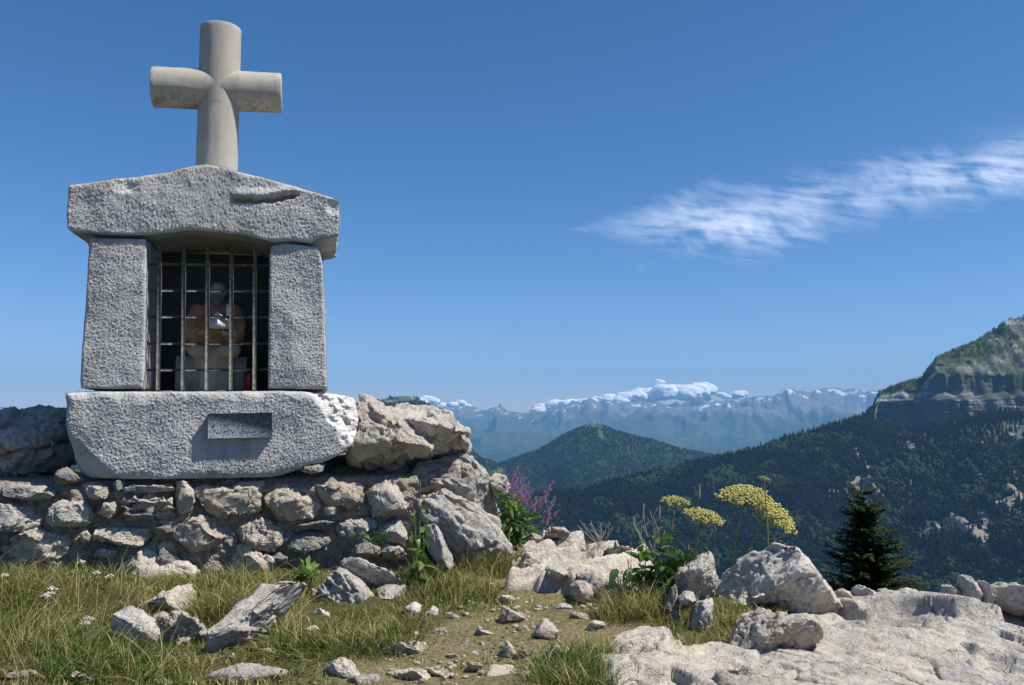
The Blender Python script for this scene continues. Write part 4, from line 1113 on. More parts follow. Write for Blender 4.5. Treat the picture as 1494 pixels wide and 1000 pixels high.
    Vw = Vw + ((Vw - cx) @ e2)[:, None] * e2 * (np.clip(ky, .85, 1.35) - 1); pj = to_px(Vw)
    Vw[:, 0] += ((P0[:, 0].min() + P0[:, 0].max()) / 2 - (pj[:, 0].min() + pj[:, 0].max()) / 2) / FPX * Ym
    Vw[:, 2] += (pj[:, 1].min() - P0[:, 1].min()) / FPX * Ym
    return Vw, F
def vplane(px, py, Y, tilt=0.0, turn=0.0):
    """plane through the pixel at depth Y; tilt 0 = upright, facing the viewer, 90 = level"""
    O = at(px, py, Y); t = math.radians(tilt); a = math.radians(turn)
    e1 = np.array([math.cos(a), math.sin(a), 0.0]); h = np.array([math.sin(a), -math.cos(a), 0.0])
    nn = h * math.cos(t) + np.array([0, 0, 1.0]) * math.sin(t)
    return O, e1, np.cross(nn, e1), nn
def stone_thing(name, poly, label, cat, mat, thick, seed, Y=None, tilt=0.0, turn=0.0, sub=5, group=None, sink=0.0, **kw):
    poly = np.array(poly, float); k = np.argmax(poly[:, 1]); bx, by = poly[:, 0].mean(), poly[k, 1]
    if Y is None: Y = ground_hit(bx, by - 1.0)
    V, F = outline_stone(poly, vplane(bx, by, Y, tilt, turn), thick, seed, sub=sub, **kw)
    V[:, 2] -= sink
    return tag(mobj(name, V, F, mat), label, cat, group)

# ------------------------------------------------------------------ rubble plinth wall
wall = thing('rubble_wall', 'rough rubble-stone plinth wall with dark mortar under the shrine', 'wall', S_ORG + S_Z * -1.1)
def wplane(w): return S_ORG + S_N * w, S_U, S_Z, S_N
nx, nz = 330, 80
u0, v0 = sh_px(-140, 700, 0)[0], -1.30; u1 = sh_px(612, 700, 0)[0]
uu, vv = np.meshgrid(np.linspace(u0, u1, nx), np.linspace(v0, sh_px(300, 701, 0)[1], nz), indexing='ij')
q = np.stack([uu.ravel(), vv.ravel(), uu.ravel() * 0], 1)
wv = -0.035 + fbm(q * 7, 4, 3) * 0.06 + fbm(q * 30, 3, 4) * 0.018
edge = sstep(0.0, 0.05, q[:, 1].max() - q[:, 1]); wv = wv - (1 - edge) * 0.05
mw = sh_world(q[:, 0], q[:, 1], wv)
top = sh_world(uu[:, -1], vv[:, -1] + 0.01, np.full(nx, -0.9)); VV = np.vstack([mw, top])
tf = np.array([[i * nz + nz - 1, (i + 1) * nz + nz - 1, nx * nz + i + 1, nx * nz + i] for i in range(nx - 1)])
mobj('mortar', VV, np.vstack([grid_faces(nx, nz), tf]), MAT_MORTAR, wall)
WALL_STONES = [
 ([(5,712),(20,706),(45,708),(68,707),(83,715),(75,724),(60,731),(50,725),(30,720),(8,723)], .20, 'g', {}),
 ([(-40,742),(0,735),(25,728),(45,736),(62,741),(66,752),(60,765),(40,775),(15,776),(-10,772),(-40,768)], .28, 'g', {}),
 ([(75,735),(90,728),(112,724),(130,733),(139,748),(137,757),(125,768),(112,771),(95,765),(75,766),(67,757),(68,748)], .26, 'g', dict(rough=.075)),
 ([(120,711),(128,703),(150,706),(163,714),(165,722),(155,729),(140,729),(125,718)], .20, 't', {}),
 ([(3,800),(15,786),(40,775),(55,770),(70,774),(95,775),(112,779),(114,792),(100,808),(75,818),(50,828),(20,830),(3,820)], .36, 'w', dict(rough=.06)),
 ([(142,750),(150,742),(160,728),(176,735),(177,742),(165,755),(150,756)], .17, 't', {}),
 ([(176,722),(182,716),(200,722),(215,718),(240,720),(250,727),(257,736),(256,745),(250,760),(225,763),(195,760),(178,757),(176,745),(180,735)], .22, 't', dict(strata=((0.1, 0, 1), .045, .05), crack=.02)),
 ([(183,713),(195,707),(230,709),(248,707),(252,717),(215,720),(185,720)], .10, 'g', {}),
 ([(137,775),(142,767),(160,764),(185,766),(205,769),(222,771),(212,783),(205,793),(195,797),(170,795),(150,791),(138,784)], .24, 'w', {}),
 ([(173,832),(175,818),(200,805),(215,795),(235,784),(250,784),(256,800),(264,812),(285,822),(294,834),(280,850),(245,856),(220,848),(195,842),(180,840)], .42, 'w', dict(rough=.05)),
 ([(256,703),(275,702),(284,717),(286,735),(285,743),(270,748),(262,743),(256,720)], .17, 't', dict(crack=.01)),
 ([(285,718),(300,709),(320,711),(345,708),(365,704),(382,703),(383,715),(378,728),(378,742),(360,749),(345,748),(325,754),(310,748),(300,735),(292,725)], .23, 't', dict(crack=.012)),
 ([(254,768),(262,762),(280,755),(295,752),(320,757),(333,768),(340,783),(340,791),(320,800),(302,807),(285,808),(270,798),(257,785)], .27, 't', dict(crack=.012)),
 ([(345,778),(352,767),(370,760),(390,755),(400,764),(413,766),(413,790),(402,800),(390,806),(375,797),(355,785)], .22, 't', dict(rough=.075)),
 ([(387,725),(397,717),(402,706),(415,703),(425,712),(440,721),(458,724),(465,738),(471,743),(450,755),(425,758),(405,759),(398,748),(390,738)], .26, 't', {}),
 ([(328,815),(345,802),(354,793),(370,803),(390,812),(408,822),(417,840),(395,848),(365,848),(338,846)], .34, 'w', dict(grain=(.7, 0, -.6))),
 ([(415,790),(430,780),(450,772),(470,776),(480,790),(465,802),(440,808),(418,805)], .22, 'd', {}),
 ([(459,707),(480,705),(515,704),(530,706),(525,720),(518,735),(508,742),(500,733),(485,738),(472,722)], .22, 't', {}),
 ([(530,720),(540,710),(560,700),(568,696),(585,702),(592,715),(598,725),(590,740),(585,750),(560,757),(545,754),(531,742)], .34, 'w', dict(rough=.045)),
 ([(490,762),(505,757),(530,753),(550,756),(545,765),(530,772),(520,785),(508,791),(498,778),(490,770)], .24, 'g', {}),
 ([(550,768),(565,762),(585,757),(594,775),(590,792),(570,794),(555,780)], .24, 'g', {}),
 ([(508,800),(520,788),(535,780),(548,788),(556,797),(552,812),(530,818),(513,812)], .28, 'g', {}),
 ([(553,800),(565,790),(580,794),(592,805),(590,820),(570,820),(556,812)], .26, 'w', {}),
 ([(440,688),(446,680),(462,676),(473,678),(470,687),(455,692)], .14, 'g', {}),
 ([(79,700),(84,688),(98,682),(112,694),(122,700),(110,705),(92,706)], .18, 'd', {}),
 ([(226,772),(235,766),(248,764),(252,775),(240,781),(228,780)], .12, 'd', {}),
 ([(428,766),(445,760),(470,757),(486,764),(482,774),(455,770),(436,776)], .13, 'd', {}),
 ([(118,778),(128,774),(135,782),(130,792),(119,790)], .10, 't', {}),
 ([(228,806),(240,800),(252,812),(262,822),(250,828),(236,818)], .12, 'd', {}),
 ([(395,812),(408,806),(420,812),(418,822),(402,824)], .12, 'd', {}),
 ([(472,740),(482,735),(492,742),(488,752),(475,752)], .10, 't', {}),
 ([(165,706),(174,700),(182,706),(180,714),(170,716)], .10, 'd', {}),
 ([(140,800),(152,797),(172,801),(168,812),(150,815),(138,810)], .14, 'g', {}),
 ([(-90,715),(-50,706),(-8,712),(-2,724),(-30,734),(-80,732)], .22, 'g', {}),
 ([(-100,775),(-60,768),(-12,778),(-2,800),(-30,822),(-90,820)], .30, 'w', {}),
]
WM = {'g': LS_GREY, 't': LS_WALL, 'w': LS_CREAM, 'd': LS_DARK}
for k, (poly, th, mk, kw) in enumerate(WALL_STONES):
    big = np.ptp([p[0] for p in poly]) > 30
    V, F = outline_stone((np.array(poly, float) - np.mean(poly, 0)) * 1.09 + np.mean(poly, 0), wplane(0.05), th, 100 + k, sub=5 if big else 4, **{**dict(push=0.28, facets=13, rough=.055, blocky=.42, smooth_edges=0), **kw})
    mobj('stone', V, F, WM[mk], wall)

# ------------------------------------------------------------------ rocks around the shrine
ST = stone_thing
ST('boulder', [(-95,640),(-60,618),(0,622),(25,605),(50,597),(62,595),(78,590),(104,593),(122,625),(124,660),(124,690),(85,700),(40,703),(0,704),(-95,706)],
   'dark shaded limestone boulder beside the shrine base on the plinth wall', 'boulder', LS_GREY, 0.75, 301, Y=5.62, sub=6, strata=((-.25, .1, 1), .16, .05), rough=.04, push=.30, facets=10)
ST('boulder', [(513,576),(522,574),(540,584),(560,595),(580,605),(600,620),(622,640),(633,655),(622,664),(605,668),(592,684),(575,688),(560,685),(548,680),(535,687),(520,676),(504,671),(513,655),(523,640),(526,620),(519,600)],
   'tan hollowed limestone boulder wedged against the shrine base block', 'boulder', LS_CREAM, 0.62, 302, Y=5.72, sub=6, rough=.055, pits=.10, fscale=2.6, crack=.02, push=.34, facets=9)
ST('boulder', [(553,601),(575,592),(600,587),(622,590),(645,597),(660,609),(664,622),(680,626),(688,634),(681,641),(689,651),(685,665),(670,673),(650,677),(625,676),(606,668),(590,640),(570,620)],
   'grey water-worn boulder riddled with round holes next to the tan boulder', 'boulder', LS_GREY, 0.65, 303, Y=5.98, sub=6, rough=.045, pits=.16, fscale=3.4, crack=.02, push=.36, facets=6)
ST('rock', [(436,700),(450,676),(490,668),(540,664),(600,660),(640,668),(650,705),(600,712),(500,712)], 'added dark filler rock standing in for the shadow beneath the tan boulder on top of the wall', 'rock', LS_DARK, 0.5, 309, Y=6.15, sub=5)  # added dark rock: fills the gap above the wall with painted shadow
run = (0.62, -0.25, -0.62)
ST('rock_outcrop', [(592,740),(595,700),(610,684),(640,676),(664,668),(688,660),(704,680),(722,704),(732,724),(722,748),(690,745),(660,735),(625,730)],
   'grey fissured limestone outcrop directly below the holed boulder', 'rock', LS_GREY, 0.8, 304, Y=5.95, sub=6, grain=run, rough=.04, crack=.04, runnel=.03, fscale=4.0, facets=3, tilt=28, push=.40, pits=.03)
ST('rock_outcrop', [(596,738),(612,722),(640,712),(668,722),(700,735),(730,752),(752,774),(752,800),(735,812),(715,822),(694,832),(676,812),(655,792),(630,775),(606,765)],
   'ribbed grey limestone outcrop furrowed by parallel runnels sloping towards the path', 'rock', LS_GREY, 0.75, 305, Y=5.45, sub=6, grain=run, rough=.035, crack=.03, runnel=.045, tilt=40, push=.40, fscale=5.0, facets=2, blocky=.7)
ST('rock', [(620,768),(632,764),(645,782),(654,800),(662,812),(662,832),(645,834),(630,816),(620,795)],
   'narrow grey limestone rib standing beside the leafy plant', 'rock', LS_GREY, 0.34, 306, Y=5.25, tilt=20, grain=run, rough=.07, push=.4)
ST('rock', [(712,700),(722,690),(738,695),(746,712),(740,728),(722,724)], 'pale rock peeping out beside the pink willowherb', 'rock', LS_CREAM, 0.25, 307, Y=6.25, sub=4)
# rocks on the grass slope
ST('rock', [(160,903),(172,892),(188,884),(205,893),(235,915),(255,930),(264,948),(240,956),(215,950),(190,938),(174,922)], 'white slanting rock slab half sunk in the grass', 'rock', LS_WHITE, 0.20, 311, tilt=48, turn=14, push=.4, facets=5, crack=.01, rough=.03)
ST('rock', [(211,876),(240,862),(271,851),(283,865),(287,880),(286,896),(260,898),(235,902),(213,892)], 'brown-grey block with a sunlit end above the white slab', 'rock', LS_CREAM, 0.34, 312, facets=8, push=.3)
ST('rock', [(222,900),(250,893),(285,890),(296,910),(312,932),(302,948),(282,956),(262,948),(248,928),(232,914)], 'crumbling cream rock heap between the white slab and the long ledge', 'rock', LS_CREAM, 0.30, 313, tilt=40, rough=.09, crack=.05, push=.4)
ST('rock_ledge', [(298,964),(320,945),(350,912),(390,876),(430,848),(448,849),(442,863),(410,887),(390,908),(360,938),(332,953),(315,966)], 'long narrow grey limestone ledge running diagonally through the grass', 'rock', LS_GREY, 0.26, 314, tilt=48, sub=6, grain=(.7, .6, 0), rough=.05, crack=.05, push=.4)
ST('rock', [(290,988),(318,983),(345,972),(375,966),(405,972),(432,976),(436,992),(420,1012),(340,1018),(296,1006)], 'broad smooth sandy-cream rock flush with the trodden turf', 'rock', LS_CREAM, 0.30, 315, Y=3.5, tilt=40, rough=.03, crack=.0, push=.45, sub=5, facets=3)
ST('rock', [(194,994),(204,981),(218,983),(230,990),(224,1000),(205,1002)], 'small dark-sided stone at the grass edge near the sandy-cream rock', 'stone', LS_WALL, 0.10, 316, Y=3.6, sub=4)
ST('rock', [(222,994),(245,990),(265,995),(270,1006),(235,1010)], 'flat cream stone lying beside the small dark-sided stone', 'stone', LS_CREAM, 0.10, 317, Y=3.5, tilt=45, sub=4)
ST('rock_outcrop', [(452,858),(462,842),(478,828),(495,827),(510,838),(530,853),(548,874),(560,898),(540,904),(520,902),(500,904),(480,894),(460,884)], 'jagged grey-white limestone outcrop rising from the long grass tussock', 'rock', LS_GREY, 0.46, 318, Y=4.8, tilt=30, sub=6, grain=(.6, -.1, -.6), rough=.07, crack=.05, runnel=.04, push=.36, facets=4, blocky=.7)
ST('rock', [(490,828),(502,812),(528,816),(545,827),(570,834),(592,848),(590,862),(560,858),(538,852),(515,838)], 'low grey rock rib between the jagged outcrop and the wall foot', 'rock', LS_GREY, 0.40, 319, Y=5.05, tilt=30, facets=4, sub=5, grain=(.7, 0, -.4), rough=.09, crack=.05)
ST('rock', [(548,862),(563,852),(590,854),(596,870),(578,882),(558,880)], 'blocky pinkish-grey rock at the end of the low rock rib', 'rock', LS_GREY, 0.30, 320, Y=4.88, sub=5, facets=9)
for k, (pl_, lb) in enumerate([([(591,886),(604,878),(615,883),(613,898),(600,899)], 'round white stone with a grass tuft beside its twin'), ([(619,896),(631,883),(640,889),(638,903),(625,902)], 'rounded white stone with a shaded side next to another white stone')]):
    ST('stone', pl_, lb, 'stone', LS_WHITE, 0.09, 325 + k, sub=4, facets=4)
ST('stone', [(536,948),(548,936),(561,928),(560,941),(548,950)], 'small pointed grey stone below the long grass tussock', 'stone', LS_DARK, 0.10, 327, sub=4)
ST('rock', [(548,953),(565,945),(590,946),(612,950),(622,938),(632,933),(645,944),(650,958),(625,965),(595,963),(562,960)], 'low uneven cream rock spread across the path edge', 'rock', LS_CREAM, 0.30, 328, tilt=45, rough=.08, push=.4)
ST('rock', [(470,966),(498,958),(520,964),(528,984),(532,1004),(500,992),(478,978)], 'flat pale rock with a curved broken edge in the short turf', 'rock', LS_CREAM, 0.16, 329, tilt=50, push=.45)
ST('rock', [(560,990),(583,974),(610,977),(626,984),(638,1005),(600,1012),(566,1010)], 'pale humped rock at the path edge under the low cream rock', 'rock', LS_CREAM, 0.26, 330, Y=3.55, tilt=25, push=.4)
ST('rock', [(506,992),(525,986),(548,983),(562,990),(560,1006),(515,1008)], 'mottled grey rock touching the pale humped rock', 'rock', LS_GREY, 0.18, 331, Y=3.52, tilt=20, sub=5)
# loose stones on the path
PATH = [
 ([(727,902),(740,887),(755,893),(768,904),(757,908),(745,911),(734,908)], 'pointed tan stone sitting alone on the dry path', LS_WALL, .13),
 ([(774,926),(785,912),(793,902),(805,908),(816,921),(812,932),(795,935),(780,934)], 'biggest loose cream stone on the path', LS_CREAM, .17),
 ([(690,926),(703,922),(715,918),(725,926),(708,933),(692,934)], 'flat wedge-shaped pale stone on the path', LS_CREAM, .14),
 ([(732,946),(738,935),(748,945),(753,956),(745,961),(735,957)], 'upright split brown-grey stone leaning on the path', LS_WALL, .09),
 ([(754,948),(765,952),(779,957),(771,964),(760,959)], 'thin grey shard beside the upright split stone', LS_GREY, .08),
 ([(787,962),(815,941),(832,950),(822,962),(805,969)], 'buried flat sandy stone behind the short grass tuft', LS_CREAM, .14),
 ([(770,976),(778,967),(787,966),(785,976),(774,980)], 'little flat stone in front of the buried sandy stone', LS_CREAM, .08),
 ([(697,943),(700,936),(707,936),(711,942),(706,947),(700,947)], 'small rounded grey stone behind the flat path slab', LS_GREY, .06),
 ([(752,920),(756,914),(762,916),(761,922),(755,923)], 'tiny brown stone between the two largest path stones', LS_WALL, .05),
]
for k, (pl_, lb, mt, th) in enumerate(PATH):
    ST('stone', pl_, lb, 'stone', mt, th, 340 + k, sub=4, facets=7, tilt=8 if k in (0, 1, 3) else 35, push=.3)
ST('stone_slab', [(706,990),(714,970),(750,969),(754,985),(738,1000),(715,999)], 'flat square sandy slab set level in the path', 'slab', LS_CREAM, 0.09, 350, tilt=72, push=.45, rough=.02, crack=.0, blocky=.4, facets=2)
ST('stone', [(831,856),(840,847),(855,845),(867,855),(867,872),(855,879),(840,876),(832,866)], 'rounded grey boulder with dark lichen at the foot of the layered outcrop', 'boulder', LS_CREAM, 0.25, 351, Y=4.85, sub=5, facets=4, crack=.0, rough=.05)
# layered outcrop behind the path
lay = ((0.42, -.30, 1), .15, .03)
ST('rock', [(788,784),(800,767),(820,769),(835,776),(833,786),(815,790),(798,792)], 'highest cream rock on the crest of the layered outcrop', 'rock', LS_CREAM, 0.45, 353, Y=6.0, tilt=20, sub=5, strata=lay, rough=.05)
ST('rock', [(761,792),(770,777),(785,781),(797,795),(790,802),(770,802)], 'low cream rock at the crest beside the path gap', 'rock', LS_CREAM, 0.40, 354, Y=6.0, tilt=25, sub=5, rough=.06)
ST('rock', [(750,846),(760,826),(764,810),(775,803),(782,814),(776,832),(770,849),(758,852)], 'upright strip of cracked cream rock edging the path', 'rock', LS_CREAM, 0.28, 355, Y=5.35, tilt=35, sub=5, crack=.06)
ST('rock', [(864,797),(880,787),(895,793),(915,789),(922,800),(945,805),(952,816),(935,820),(915,816),(890,812),(870,806)], 'long cream rock shelf behind the layered outcrop near the dry twigs', 'rock', LS_CREAM, 0.6, 356, Y=5.9, tilt=30, sub=5, strata=lay, rough=.05)
ST('rock', [(886,872),(896,858),(906,846),(920,856),(918,870),(908,884),(894,888)], 'grey block at the corner of the layered outcrop beside the leafy clump', 'rock', LS_GREY, 0.35, 357, Y=4.95, sub=5)
# small half-buried stones of the slope
for k, (x, y, w_, h_) in enumerate(((236, 962, 22, 9), (332, 962, 16, 8), (452, 922, 14, 9), (118, 992, 26, 10), (34, 990, 34, 12), (468, 900, 16, 9), (392, 955, 18, 8), (640, 925, 16, 9), (664, 905, 12, 7), (676, 948, 20, 9), (606, 930, 14, 8), (742, 876, 14, 8), (640, 985, 26, 11), (690, 975, 16, 8), (770, 990, 22, 10), (660, 962, 12, 7), (846, 905, 20, 9), (822, 890, 14, 8), (868, 918, 18, 10), (716, 858, 12, 7))):
    rk = np.random.RandomState(900 + k); an = np.sort(rk.rand(9)) * 6.283
    ST('stone', [(x + math.cos(a_) * w_ * rk.uniform(.7, 1.1), y - h_ * .3 + math.sin(a_) * h_ * rk.uniform(.7, 1.1)) for a_ in an], 'small pale half-buried stone in the trodden slope', 'stone', (LS_CREAM, LS_WALL, LS_WHITE)[k % 3], .10, 910 + k, sub=4, tilt=35, group='half-buried stones of the slope', facets=6)
# the large boulder
ST('boulder', [(1032,868),(1034,830),(1036,806),(1046,796),(1070,797),(1090,790),(1105,797),(1130,807),(1156,816),(1182,831),(1206,850),(1236,868),(1222,884),(1185,898),(1150,900),(1120,893),(1095,882),(1060,886),(1042,880)], 'large pale boulder with a broad sloping sunlit face', 'boulder', LS_SLAB, 0.85, 360, Y=4.5, tilt=36, turn=10, sub=6, rough=.035, crack=.035, push=.42, facets=3, blocky=.62, smooth_edges=0)
ST('boulder', [(984,862),(985,842),(995,825),(1015,812),(1036,804),(1044,815),(1048,850),(1042,874),(1016,880),(993,878)], 'shaded grey cracked block leaning on the large pale boulder', 'boulder', LS_GREY, 0.55, 361, Y=4.5, tilt=10, turn=-18, sub=6, rough=.05, crack=.06, push=.35, facets=8)
ST('rock', [(989,874),(1000,862),(1015,864),(1016,876),(1000,884),(990,882)], 'small rounded grey knob under the cracked block', 'rock', LS_GREY, 0.16, 362, Y=4.28, sub=4)
ST('rock', [(998,928),(1003,902),(1015,876),(1042,872),(1040,896),(1040,922),(1026,934),(1008,936)], 'upright grey-brown rock wedge propped below the cracked block', 'rock', LS_GREY, 0.30, 363, Y=4.18, tilt=22, sub=5, grain=(.3, 0, -1), rough=.06)
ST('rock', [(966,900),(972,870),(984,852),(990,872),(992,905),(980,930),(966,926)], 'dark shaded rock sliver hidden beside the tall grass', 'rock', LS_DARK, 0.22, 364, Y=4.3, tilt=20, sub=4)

# ------------------------------------------------------------------ limestone pavement
def plates(p, seed):
    f1, f2 = worley(p, seed); return chips(p, seed) * sstep(0, .04, f2 - f1)
def pavement(name, outline, ctrl, label, seed, relief, mat, res=0.011, grain=None, crackamp=.045, extra=None):
    poly = [c if len(c) == 3 and False else c for c in outline]
    poly = np.array([at(*c)[:2] for c in poly])
    x0, y0 = poly.min(0) - .12; x1, y1 = poly.max(0) + .12
    nx, ny = int((x1 - x0) / res), int((y1 - y0) / res)
    X, Y = np.meshgrid(np.linspace(x0, x1, nx), np.linspace(y0, y1, ny), indexing='ij')
    C = np.array([at(*c) for c in ctrl])
    d2 = (X[..., None] - C[:, 0]) ** 2 + (Y[..., None] - C[:, 1]) ** 2
    w = 1 / (d2 + .012) ** 1.7; Z = (w * C[:, 2]).sum(-1) / w.sum(-1)
    q = np.stack([X.ravel(), Y.ravel(), X.ravel() * 0 + seed], 1)
    qs = q.copy()
    if grain is not None:
        g = np.array([math.cos(grain), math.sin(grain), 0]); qs = q - .7 * (q @ g)[:, None] * g
    sd = in_poly_dist(X, Y, poly) + .07 * fbm(q * 3.5, 3, seed + 2).reshape(X.shape)
    w1 = .22 * np.stack([fbm(q * 2.2, 3, seed + 51), fbm(q * 2.2 + 4, 3, seed + 53), q[:, 0] * 0], 1)
    n_ = (fbm(qs * 0.9, 3, seed) * .45 + plates(qs * 1.5 + w1, seed + 5) * .95 + plates(qs * 3.9 + w1 * 2, seed + 6) * .34 + plates(qs * 9 + w1 * 4, seed + 7) * .11 + fbm(qs * 28, 3, seed + 9) * .045).reshape(X.shape) * relief
    qc = qs * 2.4 + .35 * np.stack([fbm(q * 3, 3, seed + 11), fbm(q * 3 + 7, 3, seed + 12), q[:, 0] * 0], 1)
    f1, f2 = worley(qc, seed + 3)
    hsh = (_hash(np.floor(qc[:, 0]).astype(np.int64), np.floor(qc[:, 1]).astype(np.int64), np.floor(qc[:, 2]).astype(np.int64), seed))
    cr = np.exp(-((f2 - f1) / .022) ** 2) * sstep(-.25, .05, fbm(q * 1.1, 2, seed + 14)) + .45 * np.exp(-((lambda w: w[1] - w[0])(worley(qc * 2.7 + 5, seed + 61)) / .03) ** 2) * sstep(-.05, .2, fbm(q * 1.7, 2, seed + 15))
    f1b, f2b = worley(qs * 7.0 + .5 * fbm(q * 6, 2, seed + 4)[:, None], seed + 8)
    pit = sstep(.42, .12, f1b) * sstep(.08, .3, fbm(q * 1.4, 3, seed + 17))
    Z = Z + n_ - (cr * crackamp + pit * relief * .2).reshape(X.shape)
    if extra is not None: Z = Z + extra(X, Y, q)
    Z = Z - .35 * sstep(.035, -.10, sd) 
    V = np.stack([X.ravel(), Y.ravel(), Z.ravel()], 1)
    F = grid_faces(nx, ny)
    keep = (sd.ravel()[F].max(axis=1) > -.12)
    return tag(mobj(name, V, F[keep], mat), label, 'rock')
pav_ctrl = [(1150, 904, 4.62), (1185, 897, 4.85), (1225, 893, 4.9), (1260, 891, 5.0), (1320, 885, 5.1), (1380, 892, 5.1), (1440, 894, 5.0), (1494, 900, 5.0), (1560, 902, 5.0), (1600, 930, 4.6), (1150, 905, 4.45), (1200, 920, 4.25), (1180, 950, 3.95), (1260, 905, 4.4), (1310, 892, 4.75), (1350, 893, 4.7), (1300, 920, 4.25), (1370, 915, 4.3), (1420, 935, 4.15), (1460, 950, 4.0), (1494, 965, 3.9),
            (1080, 950, 3.95), (1100, 985, 3.55), (1200, 995, 3.45), (1290, 975, 3.65), (1300, 1000, 3.42), (1390, 1000, 3.45), (1494, 1010, 3.4), (1600, 1060, 3.0), (1200, 1100, 2.6), (1400, 1100, 2.6), (1030, 985, 3.6), (1050, 1040, 3.1)]
def pav_extra(X, Y, q):
    # bulging right half and the stepped hollow in its middle
    c = at(1275, 905, 4.4); d = np.hypot((X - c[0]) * 1.0, (Y - c[1]) * .8)
    h = -.06 * sstep(.30, .10, d + .08 * fbm(q * 5, 3, 88).reshape(X.shape))
    c2 = at(1350, 905, 4.4); h = h + .075 * np.exp(-(((X - c2[0] - .1) / .42) ** 2 + ((Y - c2[1] + .2) / .65) ** 2))
    c3 = at(1488, 962, 3.9); h = h - .09 * sstep(.09, .03, np.hypot(X - c3[0], (Y - c3[1]) * .8))
    c4 = at(1255, 968, 3.7); h = h - .05 * sstep(.10, .03, np.hypot((X - c4[0]), (Y - c4[1])) + .04 * fbm(q * 9, 2, 81).reshape(X.shape))
    return h
pavement('rock_pavement', pav_out, pav_ctrl, 'wide pale grey limestone pavement sloping away below the large boulder', 401, .085, LS_SLAB, res=.0085, grain=2.2, extra=pav_extra)
pc2 = [(895, 935, 4.0), (935, 928, 4.05), (915, 960, 3.75), (885, 990, 3.5), (960, 945, 3.9), (985, 965, 3.7), (1010, 955, 3.8), (1050, 965, 3.7), (1000, 1000, 3.4), (950, 985, 3.5), (1060, 1000, 3.4), (920, 1010, 3.35), (900, 1090, 2.7), (1040, 1090, 2.7)]
pavement('rock_pavement', pav2, pc2, 'broken cream limestone shelf with deep cracks beside the short grass tuft', 402, .065, LS_CREAM, res=.010, crackamp=.05)
lo_out = [(752, 850, 5.2), (762, 806, 5.9), (790, 776, 6.45), (835, 775, 6.45), (880, 787, 6.3), (945, 803, 6.05), (955, 824, 5.65), (925, 842, 5.25), (906, 874, 4.85), (884, 880, 4.78), (856, 858, 5.02), (825, 848, 5.15), (792, 850, 5.15)]
lo_ctl = [(800, 790, 6.2), (820, 783, 6.35), (860, 795, 6.15), (900, 802, 6.1), (940, 811, 5.9), (830, 806, 5.85), (870, 818, 5.6), (912, 830, 5.35), (890, 838, 5.2), (850, 832, 5.4), (805, 832, 5.4), (772, 830, 5.5), (770, 800, 6.1), (882, 846, 5.0)]
def lo_extra(X, Y, q):
    h = (X * .75 - Y * .55) / .26 + .5 * fbm(q * 1.6, 3, 90).reshape(X.shape); f = h - np.floor(h)
    h2 = (X * .6 - Y * .75) / .11 + .6 * fbm(q * 2.6, 3, 91).reshape(X.shape); f2 = h2 - np.floor(h2)
    return .12 * (f - .5) * sstep(1.0, .90, f) + .05 * (f2 - .5) * sstep(1.0, .86, f2)
pavement('rock_outcrop', lo_out, lo_ctl, 'layered cream limestone outcrop in slanting beds behind the path', 403, .022, LS_CREAM, res=.0085, crackamp=.05, extra=lo_extra)
ST('rock', [(836,836),(858,829),(888,831),(918,838),(914,856),(902,874),(884,880),(866,866),(848,854)], 'shaded lilac-grey broken face at the foot of the layered outcrop', 'rock', LS_GREY, 0.42, 358, Y=4.92, tilt=6, turn=-14, sub=5, facets=9, push=.3)
ST('rock', [(786,846),(798,828),(816,826),(832,836),(828,850),(800,854)], 'pale bulging block at the path side of the layered outcrop', 'rock', LS_CREAM, 0.34, 359, Y=5.1, tilt=14, sub=5, facets=9)
ST('rock', [(1044,985),(1056,955),(1062,925),(1082,908),(1110,912),(1150,902),(1180,905),(1202,922),(1180,935),(1150,948),(1120,968),(1090,985),(1060,996)], 'raised tan limestone hump between the grass hollow and the pavement', 'rock', LS_CREAM, 0.42, 365, Y=3.68, tilt=44, sub=6, rough=.05, crack=.05, push=.42, facets=4, blocky=.6, sink=-.05)
ST('rock', [(1046,1008),(1052,975),(1075,968),(1100,985),(1115,1003),(1095,1015)], 'dark-edged hollow grey rock lip in front of the tan hump', 'rock', LS_GREY, 0.25, 366, Y=3.42, tilt=30, sub=5, rough=.10, pits=.08)
# stones along the far rim of the pavement
RIM = [([(1241,874),(1244,860),(1250,853),(1262,858),(1274,866),(1282,874)], 'angular grey stone with a dark shaded face on the pavement rim before the fir', LS_WHITE, .26, 4.98),
 ([(1219,872),(1224,861),(1234,858),(1243,862),(1242,873)], 'low grey stone tucked beside the angular rim stone', LS_GREY, .20, 5.0),
 ([(1280,868),(1286,860),(1298,858),(1309,864),(1308,871)], 'small knobbly white stone on the pavement rim', LS_WHITE, .18, 5.1),
 ([(1314,874),(1320,861),(1336,857),(1350,862),(1352,876),(1330,878)], 'smooth rounded grey stone hump on the pavement rim', LS_SLAB, .30, 4.95),
 ([(1350,880),(1362,866),(1385,870),(1410,880),(1424,890),(1390,892)], 'long low grey hump in front of the twin upright stones', LS_SLAB, .40, 4.9),
 ([(1374,868),(1378,855),(1388,852),(1398,858),(1402,868),(1390,872)], 'small blocky tan stone behind the twin upright stones', LS_CREAM, .22, 5.15),
 ([(1400,868),(1403,848),(1411,838),(1419,840),(1427,858),(1428,874),(1408,874)], 'taller of the twin upright grey stones on the pavement rim', LS_GREY, .22, 5.05),
 ([(1425,874),(1426,847),(1436,851),(1448,868),(1444,876)], 'shorter leaning one of the twin upright grey stones', LS_WHITE, .20, 5.02),
 ([(1449,872),(1452,856),(1464,849),(1480,851),(1500,857),(1530,866),(1530,892),(1490,890),(1462,884)], 'broad rounded grey rock on the rim by the rusty grass tuft', LS_GREY, .45, 4.9)]
